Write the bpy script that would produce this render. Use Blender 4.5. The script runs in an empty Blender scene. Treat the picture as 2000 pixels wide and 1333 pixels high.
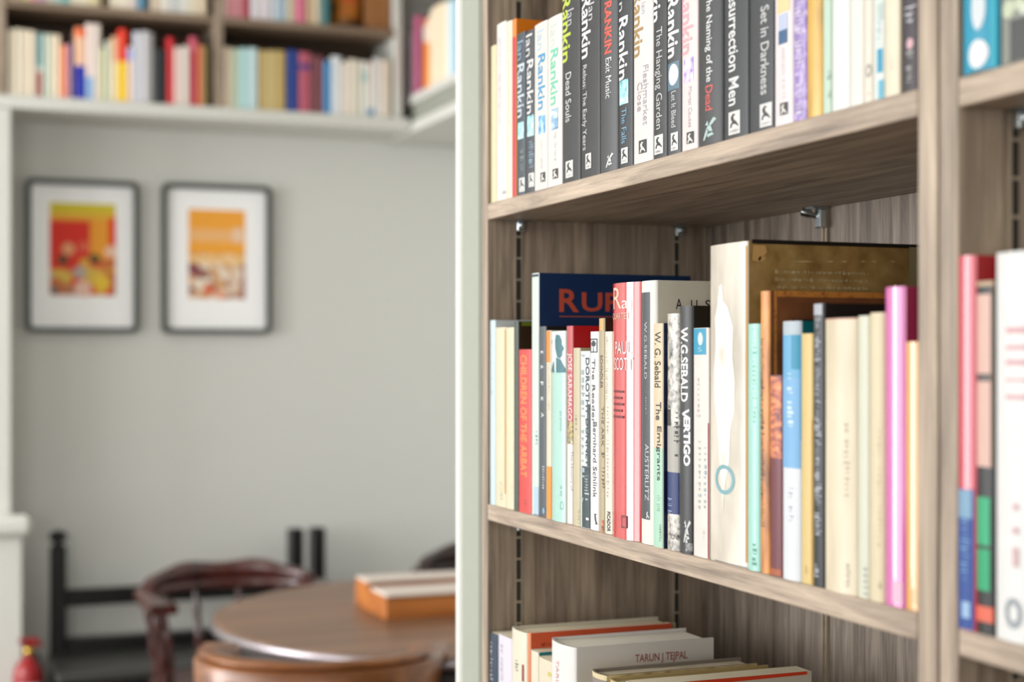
import bpy, bmesh, math, random
from mathutils import Vector, Matrix
random.seed(7)
scn = bpy.context.scene
COL = scn.collection

# ------------------------------------------------------------------ camera
# camera stands at the world origin, eye height 1.36 m above the floor (floor z = -1.36)
A = math.atan2(1174.0, 3000.0)          # heading, turned right of +Y
F = (math.sin(A), math.cos(A)); R = (math.cos(A), -math.sin(A))
cam_d = bpy.data.cameras.new('camera'); cam = bpy.data.objects.new('camera', cam_d); COL.objects.link(cam)
cam.location = (0, 0, 0); cam.rotation_euler = (math.pi/2, 0, -A)
cam_d.sensor_width = 36; cam_d.lens = 54.0; cam_d.shift_y = (700-666.5)/2000.0
cam_d.dof.use_dof = True; cam_d.dof.focus_distance = 1.42; cam_d.dof.aperture_fstop = 4.0
cam_d.clip_start = 0.01
scn.camera = cam
# ------------------------------------------------------------------ light
scn.view_settings.view_transform = 'Standard'; scn.view_settings.look = 'None'
scn.view_settings.gamma = 1.0; scn.view_settings.use_curve_mapping = False
scn.view_settings.exposure = 0.02
w = bpy.data.worlds.new('daylight'); scn.world = w; w.use_nodes = True
w.node_tree.nodes['Background'].inputs[0].default_value = (0.93, 0.97, 1.0, 1)
w.node_tree.nodes['Background'].inputs[1].default_value = 1.0
def area(name, loc, rot, sx, sy, power, col=(1, 1, 1)):
    l = bpy.data.lights.new(name, 'AREA'); l.shape = 'RECTANGLE'; l.size = sx; l.size_y = sy
    l.energy = power; l.color = col
    o = bpy.data.objects.new(name, l); COL.objects.link(o); o.location = loc; o.rotation_euler = rot
    return o
HP = math.pi/2
# daylight entering through the three windows of the left wall; last two lamps are added fill behind the camera
area('window_daylight', (-3.06, 0.45, 0.35), (0, -HP, 0), 1.7, 1.1, 26, (1, .985, .96))
area('window_daylight', (-3.06, 2.35, 0.15), (0, -HP, 0), 2.1, 1.6, 66, (1, .985, .96))
area('window_daylight', (-3.06, 4.10, 0.15), (0, -HP, 0), 2.1, 1.55, 152, (.99, .99, 1))
area('window_daylight', (-1.75, -2.56, 0.35), (HP, 0, 0), 1.5, 1.7, 60, (1, .99, .97))
area('window_daylight', (0.35, -2.56, 0.35), (HP, 0, 0), 1.1, 1.7, 16, (1, .99, .97))

# ------------------------------------------------------------------ pixel helpers (2000x1333 frame)
def onX(px, X0, py=None):
    u = (px-1000)/3000.0
    t = X0/(F[0]+R[0]*u); Y = t*(F[1]+R[1]*u)
    return (Y, t) if py is None else (Y, (700-py)/3000.0*t)
def onY(px, Y0, py=None):
    u = (px-1000)/3000.0
    t = Y0/(F[1]+R[1]*u); X = t*(F[0]+R[0]*u)
    return (X, t) if py is None else (X, (700-py)/3000.0*t)
def LT(L, t): return (F[0]*t+R[0]*L, F[1]*t+R[1]*L)

# ------------------------------------------------------------------ materials
def lin(c):
    if isinstance(c, str):
        c = c.lstrip('#'); c = tuple(int(c[i:i+2], 16) for i in (0, 2, 4))
    return tuple(((v/255.0)/12.92 if v/255.0 <= .04045 else ((v/255.0+.055)/1.055)**2.4) for v in c)+(1.0,)
_m = {}
def paint(c, rough=.45, spec=.5, metal=0.0, mott=.04):
    key = (c, rough, spec, metal, mott)
    if key in _m: return _m[key]
    m = bpy.data.materials.new('paint_'+str(c).lstrip('#')); m.use_nodes = True
    nt = m.node_tree; b = nt.nodes['Principled BSDF']
    b.inputs['Roughness'].default_value = rough; b.inputs['Metallic'].default_value = metal
    b.inputs['Specular IOR Level'].default_value = spec
    tc = nt.nodes.new('ShaderNodeTexCoord'); n = nt.nodes.new('ShaderNodeTexNoise')
    n.inputs['Scale'].default_value = 60; n.inputs['Detail'].default_value = 4
    mx = nt.nodes.new('ShaderNodeMix'); mx.data_type = 'RGBA'
    L = lin(c)
    mx.inputs[6].default_value = tuple(max(0, v*(1-mott)) for v in L[:3])+(1,)
    mx.inputs[7].default_value = tuple(min(1, v*(1+mott)) for v in L[:3])+(1,)
    nt.links.new(tc.outputs['Object'], n.inputs['Vector'])
    nt.links.new(n.outputs['Fac'], mx.inputs[0]); nt.links.new(mx.outputs[2], b.inputs['Base Color'])
    _m[key] = m; return m
def wood(name, dark, light, axis=2, fine=70.0, rough=.5, bump=.15, spec=.35):
    key = (name, axis)
    if key in _m: return _m[key]
    m = bpy.data.materials.new(name); m.use_nodes = True; nt = m.node_tree; b = nt.nodes['Principled BSDF']
    b.inputs['Roughness'].default_value = rough; b.inputs['Specular IOR Level'].default_value = spec
    tc = nt.nodes.new('ShaderNodeTexCoord'); mp = nt.nodes.new('ShaderNodeMapping')
    s = [fine]*3; s[axis] = fine*.07; mp.inputs['Scale'].default_value = s
    n1 = nt.nodes.new('ShaderNodeTexNoise'); n1.inputs['Scale'].default_value = 1.0
    n1.inputs['Detail'].default_value = 6; n1.inputs['Roughness'].default_value = .65; n1.inputs['Distortion'].default_value = .6
    mp2 = nt.nodes.new('ShaderNodeMapping'); s2 = [fine*6]*3; s2[axis] = fine*.12; mp2.inputs['Scale'].default_value = s2
    n2 = nt.nodes.new('ShaderNodeTexNoise'); n2.inputs['Scale'].default_value = 1.0; n2.inputs['Detail'].default_value = 3
    ad = nt.nodes.new('ShaderNodeMath'); ad.operation = 'MULTIPLY_ADD'; ad.inputs[1].default_value = .35
    rp = nt.nodes.new('ShaderNodeValToRGB')
    rp.color_ramp.elements[0].position = .44; rp.color_ramp.elements[0].color = lin(dark)
    rp.color_ramp.elements[1].position = .92; rp.color_ramp.elements[1].color = lin(light)
    nt.links.new(tc.outputs['Object'], mp.inputs[0]); nt.links.new(mp.outputs[0], n1.inputs['Vector'])
    nt.links.new(tc.outputs['Object'], mp2.inputs[0]); nt.links.new(mp2.outputs[0], n2.inputs['Vector'])
    nt.links.new(n2.outputs['Fac'], ad.inputs[0]); nt.links.new(n1.outputs['Fac'], ad.inputs[2])
    nt.links.new(ad.outputs[0], rp.inputs[0]); nt.links.new(rp.outputs[0], b.inputs['Base Color'])
    bp = nt.nodes.new('ShaderNodeBump'); bp.inputs['Strength'].default_value = bump; bp.inputs['Distance'].default_value = .001
    nt.links.new(ad.outputs[0], bp.inputs['Height']); nt.links.new(bp.outputs[0], b.inputs['Normal'])
    _m[key] = m; return m
def blotch(name, cols, scale=120.0, rough=.4, stretch=(1, 1, 1), kind='noise', lo=.3, hi=.7):
    if name in _m: return _m[name]
    m = bpy.data.materials.new(name); m.use_nodes = True; nt = m.node_tree; b = nt.nodes['Principled BSDF']
    b.inputs['Roughness'].default_value = rough
    tc = nt.nodes.new('ShaderNodeTexCoord'); mp = nt.nodes.new('ShaderNodeMapping')
    mp.inputs['Scale'].default_value = stretch
    if kind == 'cells':
        n = nt.nodes.new('ShaderNodeTexVoronoi'); n.inputs['Scale'].default_value = scale
        sep = nt.nodes.new('ShaderNodeSeparateColor'); nt.links.new(n.outputs['Color'], sep.inputs[0]); out = sep.outputs[0]
    else:
        n = nt.nodes.new('ShaderNodeTexNoise'); n.inputs['Scale'].default_value = scale; n.inputs['Detail'].default_value = 3
        out = n.outputs['Fac']
    rp = nt.nodes.new('ShaderNodeValToRGB'); e = rp.color_ramp.elements
    k = len(cols)
    for i, c in enumerate(cols):
        pos = lo+(hi-lo)*i/(k-1)
        if i == 0: el = e[0]; el.position = pos
        elif i == k-1: el = e[len(e)-1]; el.position = pos
        else: el = e.new(pos)
        el.color = lin(c)
    if kind == 'cells': rp.color_ramp.interpolation = 'CONSTANT'
    nt.links.new(tc.outputs['Object'], mp.inputs[0]); nt.links.new(mp.outputs[0], n.inputs['Vector'])
    nt.links.new(out, rp.inputs[0]); nt.links.new(rp.outputs[0], b.inputs['Base Color'])
    _m[name] = m; return m
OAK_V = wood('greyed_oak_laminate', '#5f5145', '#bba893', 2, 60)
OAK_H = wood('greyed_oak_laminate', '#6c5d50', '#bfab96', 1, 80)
OAK_B = wood('greyed_oak_shaded', '#493f37', '#9c8f81', 2, 90)  # same laminate, darkened in colour to carry the shade inside the bays
METAL = paint('#c9d2d6', .25, .5, 1.0)
BLACK = paint('#121212', .5)
SAGE = paint('#94978b', .55, .3)
WHITE = paint('#d2d2cb', .45, .35)
WALLM = paint('#d3d3ce', .8, .2, 0, .015)
def pages(c='#d9c7a0'):
    return blotch('page_edges_'+c.lstrip('#'), [c, '#efe6d0'], 900, .85, (.02, 1, .02))

# ------------------------------------------------------------------ mesh building
class MB:
    def __init__(s): s.v = []; s.f = []; s.m = []; s.sm = []
    def quad(s, a, b, c, d, mi=0, sm=False):
        n = len(s.v); s.v += [tuple(a), tuple(b), tuple(c), tuple(d)]; s.f.append((n, n+1, n+2, n+3)); s.m.append(mi); s.sm.append(sm)
    def box(s, x0, x1, y0, y1, z0, z1, mi=0, bev=0.0):
        if bev > 0:
            # chamfered box: octagon-like profile swept, all 12 edges chamfered
            b = min(bev, (x1-x0)*.45, (y1-y0)*.45, (z1-z0)*.45); n = len(s.v)
            P = {}
            for ix, x in enumerate((x0, x1)):
                for iy, y in enumerate((y0, y1)):
                    for iz, z in enumerate((z0, z1)):
                        sx, sy, sz = (1, -1)[ix], (1, -1)[iy], (1, -1)[iz]
                        P[ix, iy, iz, 0] = len(s.v); s.v.append((x, y+sy*b, z+sz*b))
                        P[ix, iy, iz, 1] = len(s.v); s.v.append((x+sx*b, y, z+sz*b))
                        P[ix, iy, iz, 2] = len(s.v); s.v.append((x+sx*b, y+sy*b, z))
            def add(f): s.f.append(tuple(f)); s.m.append(mi); s.sm.append(False)
            for i in (0, 1):
                o = 1 if i else -1
                q = [(i, 0, 0, 0), (i, 1, 0, 0), (i, 1, 1, 0), (i, 0, 1, 0)]; add([P[k] for k in (q if i else q[::-1])])
                q = [(0, i, 0, 1), (1, i, 0, 1), (1, i, 1, 1), (0, i, 1, 1)]; add([P[k] for k in (q[::-1] if i else q)])
                q = [(0, 0, i, 2), (1, 0, i, 2), (1, 1, i, 2), (0, 1, i, 2)]; add([P[k] for k in (q if i else q[::-1])])
            for i in (0, 1):
                for j in (0, 1):
                    pos = (i == j)
                    q = [P[i, j, 0, 0], P[i, j, 0, 1], P[i, j, 1, 1], P[i, j, 1, 0]]; add(q if pos else q[::-1])
                    q = [P[i, 0, j, 0], P[i, 1, j, 0], P[i, 1, j, 2], P[i, 0, j, 2]]; add(q if pos else q[::-1])
                    q = [P[0, i, j, 1], P[0, i, j, 2], P[1, i, j, 2], P[1, i, j, 1]]; add(q if pos else q[::-1])
            for i in (0, 1):
                for j in (0, 1):
                    for k in (0, 1):
                        q = [P[i, j, k, 0], P[i, j, k, 1], P[i, j, k, 2]]; add(q if (i+j+k) % 2 else q[::-1])
            return s
        n = len(s.v)
        s.v += [(x0, y0, z0), (x1, y0, z0), (x1, y1, z0), (x0, y1, z0), (x0, y0, z1), (x1, y0, z1), (x1, y1, z1), (x0, y1, z1)]
        for f in ((0, 3, 2, 1), (4, 5, 6, 7), (0, 1, 5, 4), (1, 2, 6, 5), (2, 3, 7, 6), (3, 0, 4, 7)):
            s.f.append(tuple(n+i for i in f)); s.m.append(mi); s.sm.append(False)
        return s
    def loops(s, rings, closed=True, caps=True, mi=0, sm=True):
        n = len(s.v); k = len(rings[0])
        for r in rings: s.v += [tuple(p) for p in r]
        for i in range(len(rings)-1):
            for j in range(k if closed else k-1):
                a = n+i*k+j; b = n+i*k+(j+1) % k
                s.f.append((a, b, b+k, a+k)); s.m.append(mi); s.sm.append(sm)
        if caps and closed:
            e = len(s.v); s.v += [tuple(p) for p in rings[0]]+[tuple(p) for p in rings[-1]]
            s.f.append(tuple(e+j for j in range(k))[::-1]); s.m.append(mi); s.sm.append(False)
            s.f.append(tuple(e+k+j for j in range(k))); s.m.append(mi); s.sm.append(False)
        return s
    def lathe(s, prof, cx=0, cy=0, seg=20, mi=0):
        return s.loops([[(cx+r*math.cos(2*math.pi*j/seg), cy+r*math.sin(2*math.pi*j/seg), z) for j in range(seg)] for r, z in prof], mi=mi)
    def turned(s, p0, p1, prof, seg=14, mi=0):
        p0 = Vector(p0); p1 = Vector(p1); d = p1-p0; q = d.normalized()
        a = q.orthogonal().normalized(); b = q.cross(a)
        return s.loops([[p0+d*f+(a*math.cos(2*math.pi*j/seg)+b*math.sin(2*math.pi*j/seg))*r for j in range(seg)] for f, r in prof], mi=mi)
    def build(s, name, mats, parent=None, origin=(0, 0, 0), smooth=False):
        me = bpy.data.meshes.new(name); ox, oy, oz = origin
        me.from_pydata([(x-ox, y-oy, z-oz) for x, y, z in s.v], [], s.f)
        if not isinstance(mats, (list, tuple)): mats = [mats]
        for m in mats: me.materials.append(m)
        for i, p in enumerate(me.polygons):
            p.material_index = s.m[i]; p.use_smooth = s.sm[i]
        me.update(); o = bpy.data.objects.new(name, me); COL.objects.link(o)
        if parent is not None: o.parent = parent
        else: o.location = origin
        return o
def tag(o, label=None, cat=None, group=None, kind=None):
    if label: o['label'] = label
    if cat: o['category'] = cat
    if group: o['group'] = group
    if kind: o['kind'] = kind
    return o
def empty(name, loc, rz=0, label=None, cat=None, group=None):
    o = bpy.data.objects.new(name, None); COL.objects.link(o); o.location = loc; o.rotation_euler = (0, 0, rz)
    o.empty_display_size = .05
    return tag(o, label, cat, group)
_glyph = {}
def text_mesh(body, bold):
    """flat lettering in a unit box: vertices (x 0..1, y 0..1) and faces"""
    k = (body, bold)
    if k in _glyph: return _glyph[k]
    c = bpy.data.curves.new('lettering', 'FONT'); c.body = body; c.offset = bold; c.resolution_u = 3
    o = bpy.data.objects.new('lettering', c); COL.objects.link(o)
    dg = bpy.context.evaluated_depsgraph_get(); me = bpy.data.meshes.new_from_object(o.evaluated_get(dg))
    vs = [v.co.copy() for v in me.vertices]; fs = [tuple(p.vertices) for p in me.polygons]
    bpy.data.objects.remove(o); bpy.data.curves.remove(c); bpy.data.meshes.remove(me)
    x0 = min(v.x for v in vs); x1 = max(v.x for v in vs); y0 = min(v.y for v in vs); y1 = max(v.y for v in vs)
    r = ([((v.x-x0)/(x1-x0), (v.y-y0)/(y1-y0)) for v in vs], fs); _glyph[k] = r; return r
def scribble(n, seed):
    """worn, unreadable printing: a row of short strokes"""
    rr = random.Random(seed); vs = []; fs = []
    for i in range(n):
        if rr.random() < .12: continue
        a = (i+.12)/n; b = (i+.12+.5*rr.random()+.2)/n; y0 = rr.choice((0, 0, .18)); y1 = rr.choice((.75, .75, 1))
        k = len(vs)
        if rr.random() < .5:
            vs += [(a, y0), (b, y0), (b, y1), (a, y1)]; fs.append((k, k+1, k+2, k+3))
        else:
            m = (y0+y1)/2; w = (b-a)*.4
            vs += [(a, y0), (a+w, y0), (a+w, y1), (a, y1), (a, m), (b, m), (b, m+.2), (a, m+.2)]
            fs += [(k, k+1, k+2, k+3), (k+4, k+5, k+6, k+7)]
    return vs, fs

# ------------------------------------------------------------------ crop frames used while measuring (x, y, scale)
K = {'a': (930, 0, .2025), 'b': (930, 200, .2025), 'c': (1300, 0, .26), 'd': (1780, 0, .21), 'e': (940, 520, .2025),
     'f': (940, 790, .2176), 'g': (1180, 520, .225), 'h': (1180, 800, .255), 'i': (1370, 440, .3), 'j': (1400, 820, .33),
     'k': (1780, 440, .3375), 'l': (1780, 860, .355), 'm': (930, 1170, .3), 'p': (0, 0, 1)}
def px(k, x0, y0, x1, y1):
    ox, oy, s = K[k]; return ox+x0*s, oy+y0*s, ox+x1*s, oy+y1*s

PM = {}   # picture materials
PM['teal'] = blotch('pic_teal', ['#2e5560', '#8fd0d8', '#d8f0f0'], 90)
PM['blue'] = blotch('pic_blue', ['#0b4fa0', '#2f8fd0', '#cfe4f4'], 80)
PM['grey'] = blotch('pic_grey', ['#2a3a3a', '#6f9ac0', '#e6eef2'], 110, .4, (1, .3, 1))
PM['lilac'] = blotch('pic_lilac', ['#6d4fa0', '#c8b4e4', '#f0e4f4'], 110)
PM['navy'] = blotch('pic_navy', ['#123a70', '#8aa8d8', '#dfe6f4'], 60)
PM['bw'] = blotch('pic_bw', ['#222222', '#8a8a8a', '#e2ded6', '#e9e5dc'], 150)
PM['crowd'] = blotch('pic_crowd', ['#7a2020', '#b9a45a', '#2b2b22', '#e0d2a0'], 260)
PM['rust'] = blotch('pic_rust', ['#4a1f30', '#b05838', '#d08a50'], 90, .5, (1, 1, 3))

QS = [1, .93, .86, .7, .5, .25, 0, -.25, -.5, -.7, -.86, -.93, -1]
def srgb(v): return 12.92*v if v <= .0031308 else 1.055*v**(1/2.4)-.055
def bpaint(c, rough=.42, spec=.3, k=.70):
    """print on paper and board: a little darker than it reads in the daylight"""
    L = [int(round(255*srgb(v*k))) for v in lin(c)[:3]]
    return paint('#%02x%02x%02x' % tuple(L), rough, spec)
class Book:
    """a book standing with its spine towards local -X; local y = thickness, z = height"""
    def __init__(s, x0, x1, top, base, X0, depth, spine, cover, label, height=None, hard=False, bulge=None, rough=.4,
                 name='book', group=None, cat='book', page='#e2d4b4', gap=.0004, toprise=0.0, spec=.28):
        ya, ta = onX(x0, X0); yb, tb = onX(x1, X0)
        if x0 < 1830: ya = min(ya, 1.6597); yb = max(yb, .8488)
        else: ya = min(ya, .8040)
        s.w = (ya-yb)-gap; s.yc = (ya+yb)/2; s.X0 = X0; s.base = base+toprise+.0002
        u = ((x0+x1)/2-1000)/3000.0; tc = X0/(F[0]+R[0]*u)
        s.h = height if height else (700-top)/3000.0*tc-s.base
        s.D = depth; s.bul = bulge if bulge is not None else (.0035 if hard else .0012)
        s.bul = min(s.bul, s.w*.12)
        s.root = empty(name, (X0, s.yc, s.base), 0, label, cat, group)
        s.n = 0; s.hard = hard
        c = .0024 if hard else .0007; c = min(c, s.w*.2)
        mb = MB(); outer = [(depth, s.w/2)]; N = 12
        for i in range(N+1):
            q = QS[i]; outer.append((s.prof(q), q*s.w/2))
        outer.append((depth, -s.w/2))
        inner = [(depth, s.w/2-c)]
        for i in range(N+1):
            q = QS[i]; inner.append((s.prof(q)+c, q*(s.w/2-c)))
        inner.append((depth, -s.w/2+c))
        def ring(z): return [(x, y, z) for x, y in outer]+[(x, y, z) for x, y in reversed(inner)]
        r0, r1 = ring(0), ring(s.h); k = len(r0); n0 = len(mb.v); mb.v += r0+r1+r0+r1; M = len(outer)
        for j in range(k):
            a, b = j, (j+1) % k
            mb.f.append((n0+b, n0+a, n0+a+k, n0+b+k))
            mb.m.append(1 if (j == M-2 or j == 0) else 0); mb.sm.append(1 <= j < M-2)
        for j in range(M-1):
            jj = k-1-j
            for off, fl in ((2*k, 0), (3*k, 1)):
                q = (n0+off+j, n0+off+j+1, n0+off+jj-1, n0+off+jj)
                mb.f.append(q if fl else q[::-1]); mb.m.append(0); mb.sm.append(False)
        sm = spine if not isinstance(spine, str) else bpaint(spine, rough, spec)
        cm = cover if not isinstance(cover, str) else bpaint(cover, rough, spec)
        mb.build('cover', [sm, cm], s.root)
        ins = .003 if hard else .0002
        pb = MB(); pr = c+.0010
        pb.box(pr, depth-(.004 if hard else .0004), -s.w/2+c, s.w/2-c, ins, s.h-ins)
        pb.build('page_block', pages(page), s.root)
    def prof(s, q):
        e = max(0, (abs(q)-.86)/.14)
        return s.bul*(q*q-1) + min(.0007, s.w*.05)*e*e
    def sx(s, y): 
        q = max(-1, min(1, y/(s.w/2))); return s.prof(q)
    def loc(s, x, y):
        Y, z = onX(x, s.X0, y)
        for _ in range(5): Y, z = onX(x, s.X0+s.sx(Y-s.yc), y)
        return Y-s.yc, z-s.base
    def box(s, k, b):
        x0, y0, x1, y1 = px(k, *b)
        xm = (x0+x1)/2; ym = (y0+y1)/2
        ya = s.loc(x0, ym)[0]; yb = s.loc(x1, ym)[0]; zt = s.loc(xm, y0)[1]; zb = s.loc(xm, y1)[1]
        L = s.w/2*.98
        return max(-L, min(L, ya)), max(-L, min(L, yb)), max(.0004, zb), min(s.h-.0004, zt)
    def _off(s): s.n += 1; return .00012+.00006*s.n
    def place(s, pts, fs, name, mat, label=None):
        """pts: local (y, z) printed on the spine; cut along the spine's facets so that it follows the curve"""
        if not fs: return None
        off = s._off(); bm_ = bmesh.new(); vs = [bm_.verts.new((0, y, z)) for y, z in pts]
        for f in fs:
            try: bm_.faces.new([vs[i] for i in f])
            except ValueError: pass
        lo = min(p[0] for p in pts); hi = max(p[0] for p in pts)
        for q in QS[1:-1]:
            y = q*s.w/2
            if lo < y < hi:
                bmesh.ops.bisect_plane(bm_, geom=bm_.verts[:]+bm_.edges[:]+bm_.faces[:], plane_co=(0, y, 0), plane_no=(0, 1, 0), dist=1e-7)
        for v in bm_.verts:
            q = max(-1, min(1, v.co.y/(s.w/2)))
            for k in range(len(QS)-1):
                if QS[k+1] <= q <= QS[k]: break
            t = (QS[k]-q)/(QS[k]-QS[k+1]); v.co.x = s.prof(QS[k])*(1-t)+s.prof(QS[k+1])*t-off
        me = bpy.data.meshes.new(name); bm_.to_mesh(me); bm_.free()
        me.materials.append(mat if not isinstance(mat, str) else bpaint(mat, .45))
        o = bpy.data.objects.new(name, me); COL.objects.link(o); o.parent = s.root
        return o
    def T(s, text, k, b, col, bold=0.0, name='spine_lettering'):       # runs top to bottom
        ya, yb, zb, zt = s.boxraw(k, b); vs, fs = text_mesh(text, bold)
        s._clip(vs, fs, lambda a, h: (ya+(yb-ya)*h, zt-(zt-zb)*a), name, col); return s
    def U(s, text, k, b, col, bold=0.0, name='spine_lettering'):       # upright
        ya, yb, zb, zt = s.boxraw(k, b); vs, fs = text_mesh(text, bold)
        s._clip(vs, fs, lambda a, h: (ya+(yb-ya)*a, zb+(zt-zb)*h), name, col); return s
    def S(s, n, k, b, col, name='spine_lettering'):
        ya, yb, zb, zt = s.boxraw(k, b); vs, fs = scribble(n, hash((n, b[0]*7+b[1])) & 1023)
        s._clip(vs, fs, lambda a, h: (ya+(yb-ya)*h, zt-(zt-zb)*a), name, col); return s
    def boxraw(s, k, b):
        x0, y0, x1, y1 = px(k, *b); xm = (x0+x1)/2; ym = (y0+y1)/2
        return s.loc(x0, ym)[0], s.loc(x1, ym)[0], s.loc(xm, y1)[1], s.loc(xm, y0)[1]
    def _clip(s, vs, fs, fn, name, col):
        P = [fn(a, h) for a, h in vs]; L = s.w/2*.97; H = s.h-.001
        P = [(max(-L, min(L, y)), z) for y, z in P]
        F2 = [f for f in fs if all(.0005 < P[i][1] < H for i in f)]
        s.place(P, [tuple(f) for f in F2], name, col)
    def B(s, k, b, mat, name='spine_band', seg=8):                     # printed band or label following the spine
        ya, yb, zb, zt = s.box(k, b); pts = []; fs = []
        for i in range(seg+1):
            y = ya+(yb-ya)*i/seg; pts += [(y, zb), (y, zt)]
        for i in range(seg): fs.append((2*i, 2*i+2, 2*i+3, 2*i+1))
        s.place(pts, fs, name, mat); return s
    def E(s, k, b, mat, name='spine_emblem', ring=0.0, seg=28):
        ya, yb, zb, zt = s.box(k, b); cy, cz = (ya+yb)/2, (zb+zt)/2; ry, rz = (yb-ya)/2, (zt-zb)/2; pts = []; fs = []
        if ring:
            for i in range(seg):
                a = 2*math.pi*i/seg
                pts += [(cy+ry*math.cos(a), cz+rz*math.sin(a)), (cy+ry*ring*math.cos(a), cz+rz*ring*math.sin(a))]
            for i in range(seg): j = (i+1) % seg; fs.append((2*i, 2*j, 2*j+1, 2*i+1))
        else:
            pts = [(cy+ry*math.cos(2*math.pi*i/seg), cz+rz*math.sin(2*math.pi*i/seg)) for i in range(seg)]
            fs = [tuple(range(seg))]
        s.place(pts, fs, name, mat); return s
    def G(s, k, b, poly, mat, name='spine_emblem'):                    # polygon(s) in unit box, x right, y up
        ya, yb, zb, zt = s.boxraw(k, b); polys = poly if isinstance(poly[0][0], (tuple, list)) else [poly]
        pts = []; fs = []
        for p in polys:
            n = len(pts); pts += [(ya+(yb-ya)*x, zb+(zt-zb)*y) for x, y in p]; fs.append(tuple(range(n, n+len(p))))
        s.place(pts, fs, name, mat); return s
    def logo(s, k, b, pos=True):
        """small dog emblem in a label above a line of tiny print"""
        x0, y0, x1, y1 = b; h = y1-y0
        if pos: s.B(k, b, '#e9e8e4', 'publisher_label', 2)
        else: s.B(k, (x0, y0, x1, y0+h*.74), '#2b2b2b', 'publisher_label', 2)
        c = '#2a2a2a' if pos else '#efece6'
        s.G(k, (x0+(x1-x0)*.12, y0+h*.1, x1-(x1-x0)*.12, y0+h*.7), DOG, c, 'publisher_emblem')
        s.S(7, k, (x0+(x1-x0)*.1, y0+h*.8, x1-(x1-x0)*.1, y0+h*.92), '#77757a', 'publisher_print') if pos else None
        return s
    # printing on the board that faces -Y
    def cbox(s, k, b):
        x0, y0, x1, y1 = px(k, *b); Y0 = s.yc-s.w/2
        xa, ta = onY(x0, Y0); xb, tb = onY(x1, Y0); tm = (ta+tb)/2
        return xa-s.X0, xb-s.X0, (700-y1)/3000.0*tm-s.base, (700-y0)/3000.0*tm-s.base
    def CT(s, text, k, b, mat, bold=0.0, name='cover_lettering'):
        xa, xb, zb, zt = s.cbox(k, b); vs, fs = text_mesh(text, bold) if isinstance(text, str) else scribble(text, text+int(b[1]))
        off = s._off(); mb = MB(); mb.v = [(xa+(xb-xa)*a, -s.w/2-off, zb+(zt-zb)*h) for a, h in vs]
        mb.v = [(min(x, s.D-.001), y, z) for x, y, z in mb.v]
        mb.f = [tuple(f) for f in fs]; mb.m = [0]*len(fs); mb.sm = [False]*len(fs)
        mb.build(name, mat if not isinstance(mat, str) else bpaint(mat, .45), s.root); return s
    def CP(s, polys, mat, name='cover_print', k=None, b=None):
        """polygons in local (x, z) metres, or in the unit box b"""
        off = s._off(); mb = MB()
        if b: xa, xb, zb, zt = s.cbox(k, b)
        for p in polys:
            n = len(mb.v)
            for x, z in p:
                if b: x, z = xa+(xb-xa)*x, zb+(zt-zb)*z
                mb.v.append((max(.0035, min(s.D-.0005, x)), -s.w/2-off, z))
            mb.f.append(tuple(range(n, n+len(p)))); mb.m.append(0); mb.sm.append(False)
        mb.build(name, mat if not isinstance(mat, str) else bpaint(mat, .45), s.root); return s
DOG = [[(.0, .0), (.2, .0), (.35, .3), (.3, .45), (.1, .3)], [(.3, .45), (.35, .25), (.7, .2), (.62, .55)],
       [(.55, .3), (.95, .0), (.98, .12), (.7, .45)], [(.15, .5), (.5, .42), (.45, .75), (.3, .95), (.1, .8)],
       [(.3, .8), (.6, .85), (.62, .95), (.3, 1)]]
BIRD = [[(0, 0), (.15, 0), (.5, .45), (.3, .55)], [(.3, .4), (.75, .35), (.6, .7), (.35, .6)], [(.6, .6), (1, .9), (.8, 1), (.5, .7)],
        [(.4, .1), (.85, .2), (.7, .3), (.35, .25)], [(.2, .7), (.45, .65), (.4, .9)]]
RECT = [(0, 0), (1, 0), (1, 1), (0, 1)]
# ------------------------------------------------------------------ the room
FL, CE = -1.36, 1.45
def struct(name, mb, mat, origin=(0, 0, 0)): return tag(mb.build(name, mat, None, origin), kind='structure')
FLOORM = wood('floor_boards', '#33291f', '#5c4b3b', 1, 18)
struct('floor', MB().box(-3.05, 2.0, -2.55, 5.3, FL-.05, FL), FLOORM)
struct('ceiling', MB().box(-3.05, 2.0, -2.55, 5.3, CE, CE+.05), paint('#e4e4de', .85, .2))
struct('wall_back', MB().box(-3.05, 2.0, 5.25, 5.35, FL, CE), WALLM)
def holed(mb, axis, c0, c1, lo, hi, z0, z1, wins, wz0, wz1):
    """wall slab with window openings; axis 0: slab spans x in c0..c1 and runs along y"""
    def bx(a, b, p, q):
        if axis == 0: mb.box(c0, c1, a, b, p, q)
        else: mb.box(a, b, c0, c1, p, q)
    bx(lo, hi, z0, wz0); bx(lo, hi, wz1, z1); cur = lo
    for a, b in wins: bx(cur, a, wz0, wz1); cur = b
    bx(cur, hi, wz0, wz1); return mb
LW = [(-.4, 1.3), (1.5, 3.2), (3.3, 4.9)]
struct('wall_left', holed(MB(), 0, -3.05, -2.98, -2.5, 5.25, FL, CE, LW, -.95, 1.25), WALLM)
RW = [(-2.5, -1.0), (-.2, .9)]  # unseen openings added to let the fill light in
struct('wall_front', holed(MB(), 1, -2.55, -2.5, -3.05, 2.0, FL, CE, RW, -.55, 1.2), WALLM)
struct('wall_right', MB().box(1.95, 2.0, -2.5, 5.25, FL, CE), WALLM)
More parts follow.
